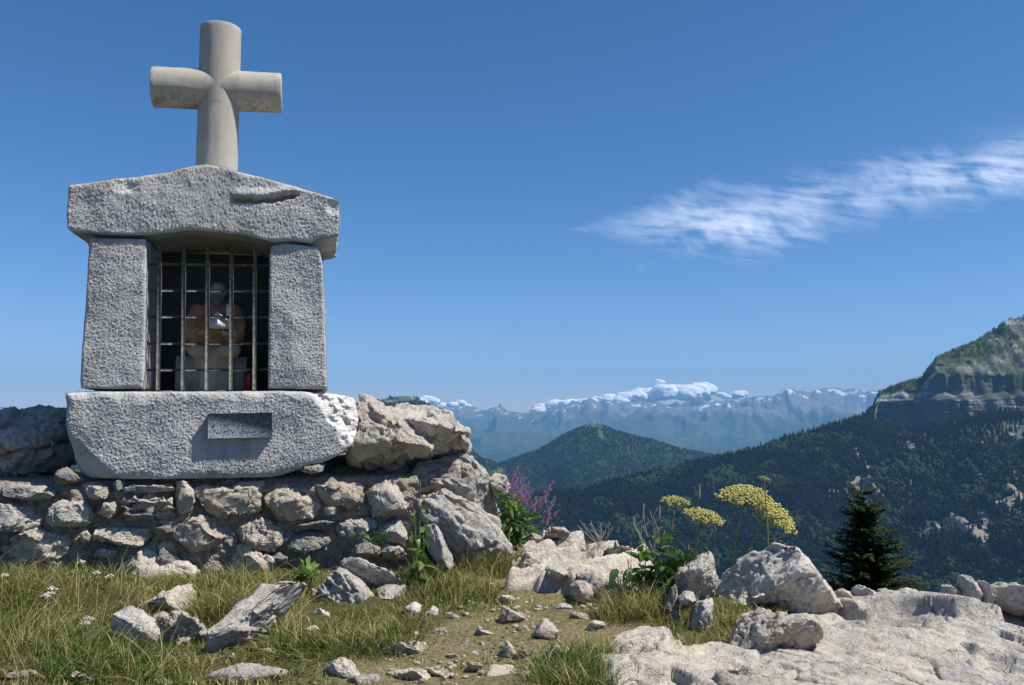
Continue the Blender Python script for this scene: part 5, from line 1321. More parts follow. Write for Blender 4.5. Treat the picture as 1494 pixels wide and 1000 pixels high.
for k, (pl_, lb, mt, th, Yr) in enumerate(RIM):
    ym = np.median([p_[1] for p_ in pl_]); pl_ = [(a_, b_ + (13 if b_ > ym else 0)) for a_, b_ in pl_]   # the foot sits in the rock
    ST('stone' if k < 8 else 'rock', pl_, lb, 'stone' if k < 8 else 'rock', mt, th, 370 + k, Y=Yr - .12, sub=5, rough=.06, facets=7, tilt=6, crack=.02, sink=0.0)

# loose gravel and chips
rs = np.random.RandomState(77); parts = []
def sprinkle(px0, px1, py0, py1, n, s0, s1):
    for k in range(n):
        px, py = rs.uniform(px0, px1), rs.uniform(py0, py1); Y = ground_hit(px, py); p = at(px, py, Y)
        V, F = ico(2); s = rs.uniform(s0, s1); V = V * (1 + .45 * fbm(V * 1.7 + rs.rand() * 50, 2, k)[:, None]) * s * np.array([rs.uniform(.8, 1.4), rs.uniform(.8, 1.4), rs.uniform(.45, .8)])
        parts.append((V + p + np.array([0, 0, s * .15]), F))
sprinkle(640, 880, 870, 1000, 170, .004, .016); sprinkle(860, 910, 860, 900, 45, .006, .024); sprinkle(400, 700, 940, 1000, 70, .004, .013); sprinkle(60, 210, 800, 850, 40, .006, .022); sprinkle(60, 140, 805, 845, 10, .02, .035); sprinkle(745, 800, 850, 900, 25, .006, .015)
V, F = join(parts); tag(mobj('gravel', V, F, LS_CREAM), 'pale limestone chips scattered over the path and wall foot', 'gravel', kind='stuff')

# ------------------------------------------------------------------ plant materials
def leafy(name, cols, trans=0.27, rough=0.55, attr='tint', spec=0.25):
    m = Mat(name); t = m.attr(attr) if attr else m.rnd()
    c = m.ramp(t, cols)
    c = m.mix(m.math('MULTIPLY', m.noise(40, 2, 0.6, m.pos()), 0.35), c, m.mix(0.5, c, (0.03, 0.04, 0.01)))
    b = m.n('ShaderNodeBsdfPrincipled', None, Roughness=rough); m.put(b.inputs['Base Color'], c); b.inputs['Specular IOR Level'].default_value = spec
    tl = m.n('ShaderNodeBsdfTranslucent'); m.put(tl.inputs['Color'], c)
    mx = m.n('ShaderNodeMixShader'); mx.inputs[0].default_value = trans
    m.nt.links.new(b.outputs[0], mx.inputs[1]); m.nt.links.new(tl.outputs[0], mx.inputs[2]); m.nt.links.new(mx.outputs[0], m.out.inputs['Surface'])
    return m.m
MAT_GRASS = leafy('alpine_grass', [(0.0, (0.032, 0.085, 0.012)), (0.3, (0.085, 0.155, 0.022)), (0.55, (0.22, 0.24, 0.05)), (0.78, (0.46, 0.37, 0.15)), (1.0, (0.62, 0.51, 0.28))])
MAT_LEAF = leafy('glossy_green_leaf', [(0.0, (0.045, 0.11, 0.022)), (0.5, (0.085, 0.18, 0.035)), (1.0, (0.17, 0.27, 0.055))], 0.3, 0.38, None, 0.45)
MAT_LEAF_Y = leafy('bright_green_leaf', [(0.0, (0.08, 0.17, 0.03)), (1.0, (0.18, 0.27, 0.05))], 0.35, 0.45, None, 0.35)
MAT_STEM = plain('plant_stem', (0.12, 0.14, 0.05), (0.20, 0.19, 0.08), 40, 0.7, 0.1)
MAT_STEM_R = plain('reddish_stem', (0.20, 0.10, 0.07), (0.24, 0.15, 0.08), 40, 0.7, 0.1)
MAT_TWIG = plain('dry_twig', (0.30, 0.25, 0.19), (0.42, 0.37, 0.30), 40, 0.9, 0.1)
MAT_PINK = leafy('willowherb_petal', [(0.0, (0.34, 0.10, 0.30)), (1.0, (0.50, 0.24, 0.46))], 0.4, 0.6, None, 0.1)
MAT_UMBEL = leafy('umbel_blossom', [(0.0, (0.50, 0.48, 0.14)), (0.5, (0.72, 0.67, 0.25)), (1.0, (0.82, 0.78, 0.40))], 0.3, 0.7, 'tint', 0.1)
MAT_YARROW = leafy('white_blossom', [(0.0, (0.66, 0.64, 0.60)), (1.0, (0.78, 0.76, 0.72))], 0.3, 0.7, None, 0.1)

# ------------------------------------------------------------------ grass
RSG = np.random.RandomState(2024)
def blades(xy, h, bend, width, tint, lean=(0, 0), segs=4, z=None):
    """one strip per blade"""
    n = len(xy); az = RSG.rand(n) * 2 * np.pi
    dx = np.cos(az) * bend + lean[0]; dy = np.sin(az) * bend + lean[1]
    z0 = ground_z(xy[:, 0], xy[:, 1]) if z is None else z
    wa = RSG.rand(n) * np.pi; wx, wy = np.cos(wa) * width / 2, np.sin(wa) * width / 2
    V = np.zeros((n, segs * 2 + 1, 3)); 
    for s in range(segs + 1):
        t = s / segs; r = t ** 1.7 * h; up = h * (t - 0.42 * np.minimum(1.4, np.hypot(dx, dy)) * t ** 2.4)
        c = np.stack([xy[:, 0] + dx * r, xy[:, 1] + dy * r, z0 - 0.012 + up], 1)
        if s < segs:
            k = (1 - t * 0.75)
            V[:, s * 2] = c + np.stack([wx * k, wy * k, wx * 0], 1); V[:, s * 2 + 1] = c - np.stack([wx * k, wy * k, wx * 0], 1)
        else: V[:, segs * 2] = c
    m = segs * 2 + 1; base = (np.arange(n) * m)[:, None]
    Q = np.concatenate([base + np.array([[s * 2, s * 2 + 1, s * 2 + 3, s * 2 + 2]]) for s in range(segs - 1)], 0)
    T = base + np.array([[segs * 2 - 2, segs * 2 - 1, segs * 2]])
    return V.reshape(-1, 3), Q, T, np.repeat(tint, m)
G_V, G_Q, G_T, G_A = [], [], [], []; G_N = 0
def add_blades(*a, **k):
    global G_N
    V, Q, T, A = blades(*a, **k); G_V.append(V); G_Q.append(Q + G_N); G_T.append(T + G_N); G_A.append(A); G_N += len(V)
def flush_grass(name, label):
    global G_V, G_Q, G_T, G_A, G_N
    o = mobj(name, np.vstack(G_V), [np.vstack(G_Q), np.vstack(G_T)], MAT_GRASS, attrs={'tint': np.concatenate(G_A)}, base=(0, 4, 0))
    G_V, G_Q, G_T, G_A = [], [], [], []; G_N = 0
    return tag(o, label, 'grass', kind='stuff')
def tuft(px, py, r, h, n, straw=0.35, green=0.2, lean=(0, 0), bend=0.5, Y=None, squash=1.0, wid=.0042):
    Y = ground_hit(px, py) if Y is None else Y; p = at(px, py, Y)
    rad = r * np.sqrt(RSG.rand(n)); a = RSG.rand(n) * 2 * np.pi
    xy = np.stack([p[0] + rad * np.cos(a), p[1] + rad * np.sin(a) * squash], 1)
    fall = 1 - 0.45 * (rad / r) ** 2
    isS = RSG.rand(n) < straw
    tint = np.where(isS, RSG.uniform(.55, 1.0, n), np.clip(green + RSG.normal(0, .13, n), 0, .6))
    hh = h * fall * RSG.uniform(.45, 1.15, n) * np.where(isS, 1.12, 1.0)
    out = np.stack([np.cos(a), np.sin(a)], 1) * (rad / r)[:, None] * .35
    lean_ = (lean[0] + out[:, 0], lean[1] + out[:, 1])
    z = None if Y is None else None
    add_blades(xy, hh, bend * RSG.uniform(.4, 1.3, n), np.full(n, wid) * RSG.uniform(.6, 1.2, n), tint, lean_)
# uncut meadow by the wall foot
for k in range(60):
    px, py = RSG.uniform(-120, 225), RSG.uniform(838, 1000)
    if py < 850 and 170 < px: continue
    tuft(px, py, RSG.uniform(.10, .2), RSG.uniform(.08, .17), 150, RSG.uniform(.08, .38), RSG.uniform(.02, .28), (RSG.uniform(-.2, .6), RSG.uniform(-.3, .2)), RSG.uniform(.5, 1.1))
for (px, py, r, h, n, st, gr) in [(70, 960, .22, .26, 420, .3, .12), (150, 970, .2, .24, 420, .2, .08), (20, 940, .25, .3, 420, .55, .2), (110, 985, .2, .22, 350, .2, .05), (30, 870, .2, .26, 330, .5, .2), (180, 985, .16, .18, 300, .25, .1), (225, 968, .13, .13, 220, .35, .15), (265, 975, .12, .10, 170, .4, .2)]:
    tuft(px, py, r, h * .78, n, st * .8, gr * .7, (.2, 0), .7)
# long bleached stalks standing out of the meadow
n = 520; px_ = RSG.uniform(-60, 240, n); py_ = RSG.uniform(850, 1005, n)
xy = np.array([at(a_, b_, ground_hit(a_, b_))[:2] for a_, b_ in zip(px_, py_)])
add_blades(xy, RSG.uniform(.16, .34, n), RSG.uniform(.3, 1.3, n), RSG.uniform(.002, .0036, n), RSG.uniform(.6, 1, n), (.35, -.1), segs=6)
flush_grass('meadow_grass', 'tall unmown green and straw-coloured grass below the plinth wall')
# tussocks
for (px, py, r, h, n, st, gr, ln) in [
    (320, 905, .20, .28, 650, .45, .22, (0, -.15)), (365, 895, .20, .27, 600, .5, .25, (.1, -.15)), (300, 885, .13, .22, 300, .3, .15, (0, 0)), (400, 870, .12, .16, 220, .4, .25, (.1, 0)), (345, 855, .15, .2, 300, .4, .2, (0, 0)), (415, 850, .10, .14, 160, .4, .2, (0, 0)), (235, 850, .1, .12, 140, .4, .3, (0, 0)),
    (425, 952, .15, .19, 500, .35, .1, (-.1, -.2)), (475, 955, .18, .19, 640, .3, .1, (-.05, -.25)), (520, 952, .18, .18, 640, .35, .12, (0, -.25)), (570, 940, .16, .16, 500, .4, .18, (.1, -.2)), (600, 918, .13, .15, 320, .5, .3, (.1, -.1)), (405, 930, .1, .18, 220, .4, .12, (-.1, 0)),
    (650, 870, .28, .15, 800, .35, .15, (.25, -.1)), (690, 862, .22, .14, 560, .45, .2, (.25, 0)), (625, 845, .2, .16, 420, .3, .15, (.2, 0)), 
    (705, 835, .16, .26, 460, .45, .25, (.2, -.15)), (730, 825, .15, .24, 430, .5, .28, (.2, -.1)), (695, 805, .11, .22, 280, .55, .3, (.3, 0)), (750, 838, .10, .16, 200, .45, .25, (0, 0)),
    (800, 872, .16, .16, 420, .35, .25, (-.1, -.2)), (835, 868, .14, .15, 340, .3, .22, (.0, -.2)), (808, 850, .10, .10, 160, .45, .35, (0, 0)),
    (925, 900, .17, .27, 480, .65, .25, (.05, -.1)), (950, 905, .16, .25, 440, .6, .22, (.1, -.1)), (900, 905, .12, .26, 300, .4, .12, (-.15, -.1)), (965, 885, .12, .25, 240, .75, .3, (.1, 0)), (940, 875, .14, .22, 240, .6, .2, (0, 0)), (980, 925, .10, .14, 200, .6, .3, (.1, -.1)),
    (1065, 915, .14, .09, 380, .55, .25, (.1, -.1)), (1040, 930, .11, .08, 240, .7, .3, (0, -.1)), (1096, 906, .11, .075, 260, .4, .18, (.15, 0)), (1122, 904, .07, .07, 110, .4, .2, (.1, 0)), (1000, 945, .10, .10, 220, .75, .4, (0, 0)), (965, 945, .08, .08, 120, .8, .5, (0, 0)), (1050, 938, .1, .08, 150, .8, .5, (0, 0)),
    (830, 985, .20, .20, 650, .35, .25, (.1, -.1)), (855, 960, .14, .17, 380, .4, .25, (.1, 0)), (800, 1000, .15, .15, 320, .4, .25, (0, 0)), (862, 1005, .12, .18, 300, .4, .25, (.1, 0)),
    (1448, 886, .10, .12, 220, .85, .55, (-.1, 0)), (1462, 884, .08, .10, 130, .85, .55, (-.1, 0)), (1222, 874, .08, .09, 110, .9, .6, (0, 0)), (1215, 868, .06, .09, 80, .9, .6, (0, 0)),
    (10, 842, .15, .16, 200, .5, .3, (0, 0)), (95, 838, .15, .14, 200, .6, .35, (0, 0)), (150, 842, .14, .13, 200, .55, .3, (0, 0)), (270, 850, .12, .12, 160, .5, .3, (0, 0)),]:
    tuft(px, py, r, h * .88, n, st * .85, gr * .75, ln, .75)
n = 620; px_ = np.concatenate([RSG.uniform(285, 420, 150), RSG.uniform(400, 440, 200), RSG.uniform(600, 760, 120), RSG.uniform(885, 985, 150)]); py_ = np.concatenate([RSG.uniform(850, 905, 150), RSG.uniform(900, 952, 200), RSG.uniform(815, 872, 120), RSG.uniform(870, 915, 150)])
xy = np.array([at(a_, b_, ground_hit(a_, b_))[:2] for a_, b_ in zip(px_, py_)])
add_blades(xy, RSG.uniform(.14, .32, n), RSG.uniform(.3, 1.4, n), RSG.uniform(.002, .0036, n), RSG.uniform(.6, 1, n), (.1, -.1), segs=6)
flush_grass('grass_tussocks', 'arching green and straw grass tussocks between the rocks')
# short turf and trodden straw over the whole knoll
n = 150000
xy = np.stack([RSG.uniform(-3.6, 3.2, n), RSG.uniform(2.7, 6.9, n)], 1)
gn_ = fbm(np.stack([xy[:, 0] * 1.6, xy[:, 1] * 1.6, xy[:, 0] * 0], 1), 3, 61)
pathc = np.interp(xy[:, 1], [2.7, 3.4, 4.2, 5.0, 6.0, 6.9], [0.05, -.05, 0.05, .02, -.06, 0.0])
pd = np.abs(xy[:, 0] - pathc) / np.interp(xy[:, 1], [2.7, 3.6, 4.6, 6.0], [.55, .5, .36, .16])
keep = RSG.rand(n) < np.clip(.45 + .5 * sstep(.4, 1.5, pd) + gn_ * .8, .12, 1)
inp = in_poly_dist(xy[:, 0], xy[:, 1], [at(*c)[:2] for c in pav_out]) ; inp2 = np.maximum(in_poly_dist(xy[:, 0], xy[:, 1], [at(*c)[:2] for c in pav2]), in_poly_dist(xy[:, 0], xy[:, 1], [at(*c)[:2] for c in lo_out]) - .06)
keep &= (inp < .0) & (inp2 < .0) & (xy[:, 1] < back_edge(xy[:, 0]) + np.where(xy[:, 0] > 1.4, -.02, .12))
xy, gn_, pd = xy[keep], gn_[keep], pd[keep]; n = len(xy)
tint = np.clip(np.where(RSG.rand(n) < np.clip(.80 - .30 * sstep(.6, 1.8, pd) - gn_ * .8, .1, .95), RSG.uniform(.55, 1, n), RSG.uniform(.1, .5, n)), 0, 1)
add_blades(xy, RSG.uniform(.014, .05, n) * (1 + .7 * sstep(.6, 1.6, pd)), RSG.uniform(.3, 1.3, n), RSG.uniform(.003, .006, n), tint, segs=2)
flush_grass('turf', 'short dry trodden turf on the path and knoll')

# ------------------------------------------------------------------ leaves
def leaf_mesh(name, length, width, mat, fold=.18, curl=.25, point=1.0, teeth=0.0, seed=0):
    n = 7; t = np.linspace(0, 1, n); rs = np.random.RandomState(seed)
    w = width / 2 * np.sin(np.pi * t ** .8) ** .8 * (1 - .25 * t); w[0] = width * .04; w[-1] = 0.0005
    if teeth: w = w * (1 + teeth * np.where(np.arange(n) % 2, 1, -1))
    z = -curl * length * t ** 2
    mid = np.stack([t * length, t * 0, z], 1); l = np.stack([t * length, w, z + fold * w], 1); r = np.stack([t * length, -w, z + fold * w], 1)
    V = np.vstack([mid, l, r]); F = []
    for k in range(n - 1): F += [[k, k + 1, n + k + 1, n + k], [2 * n + k, 2 * n + k + 1, k + 1, k]]
    return mesh_from(name, V, np.array(F), mat)
def leaf_obj(me, parent, pos, az, el, size=1.0, roll=0.0, name='leaf'):
    o = bpy.data.objects.new(name, me); COL.objects.link(o); o.parent = parent
    off = Vector((0, 0, 0)); p = parent
    while p is not None: off += p.location; p = p.parent
    o.location = Vector(pos) - off
    q = Quaternion((0, 0, 1), az) @ Quaternion((0, 1, 0), -el) @ Quaternion((1, 0, 0), roll)
    o.rotation_mode = 'QUATERNION'; o.rotation_quaternion = q; o.scale = (size,) * 3
    return o
LM_OV = [leaf_mesh('leaf', .10, .055, MAT_LEAF, seed=1), leaf_mesh('leaf', .10, .048, MAT_LEAF, .3, .4, seed=2), leaf_mesh('leaf', .10, .055, MAT_LEAF_Y, .2, .3, seed=3)]
LM_NAR = [leaf_mesh('leaf', .10, .018, MAT_LEAF_Y, .15, .25), leaf_mesh('leaf', .10, .020, MAT_LEAF, .15, .45)]
LM_JAG = [leaf_mesh('leaf', .16, .042, MAT_LEAF_Y, .2, .35, teeth=.32)]
LM_DOCK = [leaf_mesh('leaf', .14, .075, MAT_LEAF, .2, .6)]
def bent(p0, p1, bow=(0, 0, 0), n=8):
    t = np.linspace(0, 1, n)[:, None]; return np.asarray(p0) * (1 - t) + np.asarray(p1) * t + np.sin(np.pi * t) * np.asarray(bow)
rs = np.random.RandomState(9)
def gpt(px, py, Y): p = at(px, py, Y); return p
def base_on_ground(p): q = np.array(p, float); q[2] = ground_z(np.array(q[0]), np.array(q[1])) - .01; return q
def leafy_plant(name, label, base, stems, lms, nleaf, size, cat='plant', start=.2, el=(-.9, .9)):
    """stems: list of end points"""
    t = thing(name, label, cat, base)
    for e in stems:
        pts = bent(base, e, rs.normal(0, .02, 3)); V, F = tube(pts, np.linspace(.0045, .002, len(pts)), 6); st = mobj('stem', V, F, MAT_STEM, t)
        for k in range(nleaf):
            f = start + (1 - start) * (k + rs.rand() * .6) / nleaf; f = min(f, 1.0)
            p = pts[0] * 0 + np.array([np.interp(f, np.linspace(0, 1, len(pts)), pts[:, i]) for i in range(3)])
            leaf_obj(lms[rs.randint(len(lms))], t, p, k * 2.4 + rs.uniform(-.5, .5), rs.uniform(*el), size * rs.uniform(.65, 1.2) * (1.1 - .4 * f), rs.uniform(-1.3, 1.3))
    return t
# tall leafy plant by the ribbed outcrop
b = base_on_ground(at(612, 838, 5.2))
leafy_plant('leafy_plant', 'tall dark green broad-leaved plant standing by the wall corner', b, [at(613, 700, 5.25), at(604, 742, 5.15), at(624, 756, 5.15), at(600, 775, 5.1), at(618, 780, 5.05)], LM_OV, 8, .95)
b = base_on_ground(at(450, 830, 5.2))
t = thing('leafy_weed', 'bright green toothed-leaf weed growing at the wall foot', 'plant', b)
for k in range(15): leaf_obj(LM_JAG[0], t, b + np.array([rs.uniform(-.03, .03), rs.uniform(-.03, .03), .04]), rs.rand() * 6.28, rs.uniform(.5, 1.3), rs.uniform(.7, 1.2), rs.uniform(-.4, .4))
V, F = tube(bent(b, b + np.array([.06, 0, .13])), .004, 6); mobj('stem', V, F, MAT_STEM, t)
b = base_on_ground(at(545, 792, 5.3)); b[2] = at(545, 792, 5.3)[2]
leafy_plant('creeping_plant', 'small dark creeping plant rooted between two wall stones', b, [at(530, 783, 5.28), at(560, 782, 5.28), at(545, 776, 5.28)], LM_OV[:2], 4, .55)
b = base_on_ground(at(330, 918, 4.6)); leafy_plant('seedling', 'young round-leaved seedling under the hanging tussock', b, [at(328, 902, 4.55), at(336, 905, 4.55)], [LM_OV[2]], 4, .5, start=.5)
# leafy clump and dock beside the large boulder
b = base_on_ground(at(955, 880, 4.75))
leafy_plant('leafy_clump', 'dense clump of glossy green leaves between dry grass and the cracked block', b, [at(x, y, 4.75 + rs.uniform(-.1, .15)) for x, y in ((930, 800), (945, 785), (962, 790), (975, 800), (990, 782), (1005, 795), (955, 815), (985, 820), (940, 830), (1000, 808), (915, 815), (970, 775))], LM_OV, 11, 1.25)
b = base_on_ground(at(908, 890, 4.6))
t = thing('dock_plant', 'dock plant with large dark drooping leaves beside the tall straw grass', 'plant', b)
for (x, y, az, el) in ((905, 842, 2.6, -.5), (898, 858, 3.6, -.9), (915, 836, 1.2, -.2), (892, 885, 3.3, -1.0), (885, 900, 3.0, -1.1), (925, 850, .3, -.6), (900, 830, 4.2, -.4), (912, 868, 4.6, -.8)):
    p = at(x, y, 4.55); V, F = tube(bent(b, p), .003, 5); mobj('stem', V, F, MAT_STEM, t); leaf_obj(LM_DOCK[0], t, p, az, el, rs.uniform(.5, .8), rs.uniform(-.3, .3))
# small leaves creeping in the lower turf
LV, LF = [], []; lt = []
def small_leaves(px0, px1, py0, py1, n, s0, s1):
    for k in range(n):
        px, py = rs.uniform(px0, px1), rs.uniform(py0, py1); Y = ground_hit(px, py); p = at(px, py, Y) + np.array([0, 0, rs.uniform(.004, .035)])
        s = rs.uniform(s0, s1); az = rs.rand() * 6.28; el = rs.uniform(-.1, .6)
        d = np.array([math.cos(az) * math.cos(el), math.sin(az) * math.cos(el), math.sin(el)]); sd = np.array([-math.sin(az), math.cos(az), rs.uniform(-.3, .3)])
        o = sum(len(v) for v in LV)
        LV.append(np.array([p, p + d * s * .5 + sd * s * .25, p + d * s, p + d * s * .5 - sd * s * .25])); LF.append(np.array([[0, 1, 2, 3]]) + 4 * (len(LV) - 1)); lt.append(np.full(4, rs.rand()))
small_leaves(60, 260, 930, 1000, 260, .02, .05); small_leaves(320, 440, 940, 985, 230, .015, .035); small_leaves(400, 480, 975, 1000, 60, .015, .03); small_leaves(720, 830, 925, 985, 110, .012, .03); small_leaves(0, 120, 900, 1000, 160, .02, .05); small_leaves(560, 680, 905, 960, 90, .01, .025)
m_ = leafy('low_herb_leaves', [(0.0, (0.04, 0.09, 0.02)), (1.0, (0.13, 0.19, 0.05))], .3, .5, 'tint')
tag(mobj('ground_herbs', np.vstack(LV), np.vstack(LF), m_, attrs={'tint': np.concatenate(lt)}), 'low creeping herb leaves among the short turf', 'herbs', kind='stuff')

# ------------------------------------------------------------------ willowherb with pink spikes
b = base_on_ground(at(742, 788, 6.15))
wh = thing('willowherb', 'willowherb bush with pink-purple flower spikes on the drop-off edge', 'plant', b)
LMP = mesh_from('petal', np.array([[0, 0, 0], [.007, .004, .001], [.012, 0, .003], [.007, -.004, .001]]), np.array([[0, 1, 2, 3]]), MAT_PINK)
for (x, y, nf) in ((737, 683, 7), (756, 678, 12), (764, 692, 11), (772, 702, 12), (778, 712, 11), (808, 700, 9), (810, 726, 9), (817, 744, 8), (725, 700, 6), (745, 700, 6), (750, 690, 10), (768, 706, 10), (760, 712, 9), (803, 712, 8), (784, 722, 8), (732, 692, 8)):
    top = at(x, y, 6.15 + rs.uniform(-.12, .12)); pts = bent(b, top, (rs.uniform(-.03, .03), 0, -.02 if x > 800 else 0), 12)
    V, F = tube(pts, np.linspace(.004, .0012, 12), 5); st = mobj('stem', V, F, MAT_STEM_R if x > 790 else MAT_STEM, wh)
    for k in range(13 if x < 800 else 8):
        f = .15 + .62 * k / 13; p = np.array([np.interp(f, np.linspace(0, 1, 12), pts[:, i]) for i in range(3)])
        leaf_obj(LM_NAR[rs.randint(2)], wh, p, k * 2.4 + rs.uniform(-.4, .4), rs.uniform(-.7, .8), rs.uniform(.9, 1.6), rs.uniform(-1.2, 1.2))
    parts = []
    for k in range(nf):                                        # one spike: petals round the top of the stem
        f = .74 + .25 * k / nf; p = np.array([np.interp(f, np.linspace(0, 1, 12), pts[:, i]) for i in range(3)]); a = k * 2.4; rr_ = .022 * (1.1 - (f - .74) * 2.6)
        c = p + np.array([math.cos(a) * rr_, math.sin(a) * rr_, 0]); parts.append(tube(np.array([p, c]), .0008, 4))
        for j in range(4):
            aa = j * 1.57 + a; d = np.array([math.cos(aa) * .7, math.sin(aa) * .35, math.sin(aa) * .8]); d /= np.linalg.norm(d); sd = np.cross(d, [0, .9, .3]); sd /= np.linalg.norm(sd) + 1e-9; s = .0135 * (1.2 - (f - .74) * 2.4)
            parts.append((np.array([c, c + d * s * .6 + sd * s * .4, c + d * s, c + d * s * .6 - sd * s * .4]), np.array([[0, 1, 2, 3]])))
    V, F = join(parts); mobj('flower_spike', V, F, MAT_PINK, wh)

# ------------------------------------------------------------------ umbellifers with yellow heads
def umbel(parent, c, ax, R, n=36, dens=20, flat=.35, seed=0):
    """an umbel: rays from c to a dome of radius R, each with a cushion of blossoms"""
    r_ = np.random.RandomState(seed); ax = np.array(ax, float); ax /= np.linalg.norm(ax); s1 = np.cross(ax, [0, 1, .2]); s1 /= np.linalg.norm(s1); s2 = np.cross(ax, s1)
    rays, bl, tn = [], [], []
    for k in range(n):
        f = math.sqrt((k + .5) / n); a = k * 2.39996
        e = c + (s1 * math.cos(a) + s2 * math.sin(a)) * R * f + ax * R * (.75 - flat * f * f)
        rays.append(tube(bent(c, e, ax * R * -.06, 4), .0011, 4, False))
        q = r_.normal(0, 1, (dens, 3)); q /= np.linalg.norm(q, axis=1, keepdims=True); q = q * (R * .19) * r_.uniform(.4, 1, (dens, 1)) * np.array([1, 1, .75])
        for p in q:
            s = R * .045 * r_.uniform(.7, 1.3); V, F = ico(1); bl.append((e + p + V * s * np.array([1, 1, .7]), F)); tn.append(np.full(len(V), np.clip(.5 + p[2] / R * 1.6 + r_.normal(0, .2), 0, 1)))
    V, F = join(rays); um = mobj('umbel_rays', V, F, MAT_STEM, parent)
    V, F = join(bl); mobj('blossoms', V, F, MAT_UMBEL, um, attrs={'tint': np.concatenate(tn)})
for (lab, bp, Yb, heads) in (
    ('tall umbellifer with two pale yellow flower heads beside the leafy clump', (972, 870), 4.75, [((985, 722), 4.75, .078, (.1, -.1, 1), 26), ((1028, 744), 4.72, .105, (.25, -.15, 1), 40)]),
    ('tallest umbellifer with broad yellow heads leaning over the large boulder', (1068, 880), 5.65, [((1084, 712), 5.45, .15, (-.05, -.2, 1), 50), ((1128, 738), 5.45, .17, (.6, -.2, .75), 54)]),
    ('thin umbellifer with a small pale head behind the boulder crest', (1120, 870), 5.2, [((1116, 690), 5.2, .035, (.3, -.1, 1), 14)]),
    ('withered umbellifer with bare yellow spokes at the boulder shoulder', (1142, 860), 5.5, [((1140, 784), 5.35, .06, (.5, -.2, .9), 14), ((1163, 806), 5.3, .075, (.4, -.3, .6), 16)])):
    b = base_on_ground(at(bp[0], bp[1], Yb)); t = thing('umbellifer', lab, 'plant', b)
    for k, ((x, y), Yh, R, ax, n) in enumerate(heads):
        c = at(x, y + 8, Yh) - np.array(ax) / np.linalg.norm(ax) * R * .55; V, F = tube(bent(b, c, (rs.uniform(-.02, .02), 0, 0), 10), np.linspace(.007, .0035, 10), 8); mobj('stem', V, F, MAT_STEM, t)
        umbel(t, c, ax, R, n, 13 if 'withered' not in lab else 2, seed=int(x))
        for j in range(2): leaf_obj(LM_NAR[0], t, b + (c - b) * rs.uniform(.3, .7), rs.rand() * 6, rs.uniform(.2, .8), rs.uniform(.5, .9))
# white yarrow heads in the meadow
for k, (x, y) in enumerate(((72, 868), (76, 861), (118, 822), (126, 912), (160, 843), (6, 842), (140, 838), (66, 872), (130, 905))):
    Y = ground_hit(x, y + 22) ; c = at(x, y, Y); b = base_on_ground(c + np.array([rs.uniform(-.03, .03), 0, 0])); t = thing('yarrow', 'small white yarrow flower among the meadow grass', 'flower', b, 'white yarrow flowers in the meadow grass')
    V, F = tube(bent(b, c), .0018, 5); mobj('stem', V, F, MAT_STEM, t); parts = []
    for j in range(26):
        a = rs.rand() * 6.28; r_ = .024 * math.sqrt(rs.rand()); V, F = ico(1); parts.append((c + np.array([math.cos(a) * r_, math.sin(a) * r_, .014 - r_ * .5 + rs.uniform(0, .005)]) + V * rs.uniform(.003, .006), F))
    V, F = join(parts); mobj('flower_head', V, F, MAT_YARROW, t)
# dry twigs on the crest
def twigs(label, base_px, Y, ends, cat='twig'):
    b = base_on_ground(at(*base_px, Y)); b[2] = max(b[2], at(*base_px, Y)[2] - .03); t = thing('dry_twig', label, cat, b)
    for (x, y) in ends:
        e = at(x, y, Y + rs.uniform(-.1, .1)); pts = bent(b + np.array([rs.uniform(-.05, .05), 0, 0]), e, (rs.uniform(-.03, .03), 0, rs.uniform(-.02, .03)), 7); V, F = tube(pts, np.linspace(.003, .0012, 7), 5); s = [(V, F)]
        for j in range(3):
            q = pts[3 + j]; s.append(tube(bent(q, q + np.array([rs.uniform(-.05, .05), rs.uniform(-.03, .03), rs.uniform(.02, .06)]), (0, 0, 0), 4), .0011, 4))
        V, F = join(s); mobj('branch', V, F, MAT_TWIG, t)
twigs('bare dry twigs sprouting from the crest of the layered outcrop', (872, 795), 5.9, [(842, 766), (850, 763), (862, 764), (876, 763), (890, 762), (894, 768), (868, 772), (884, 775)])
twigs('pale dead stalks standing next to the leafy clump', (945, 810), 5.2, [(925, 762), (938, 748), (948, 745), (955, 760), (932, 775), (962, 772), (941, 735)])
for (x0, y0, x1, y1, Y) in ((958, 870, 962, 740, 4.7), (1040, 860, 1045, 750, 4.9), (924, 890, 924, 755, 4.75), (1022, 840, 1020, 708, 4.8)):
    b = base_on_ground(at(x0, y0, Y)); e = at(x1, y1, Y); t = thing('grass_stalk', 'single tall green grass stalk rising beside the umbellifers', 'grass stalk', b, 'tall grass stalks beside the umbellifers')
    V, F = tube(bent(b, e, (rs.uniform(-.02, .02), 0, 0)), np.linspace(.0026, .001, 8), 5); mobj('stem', V, F, MAT_STEM, t)
    V, F = tube(bent(e - (e - b) * .12, e + np.array([.004, 0, .01])), np.array([.001, .003, .004, .0042, .004, .003, .002, .0005]), 6); mobj('seed_head', V, F, MAT_TWIG, t)

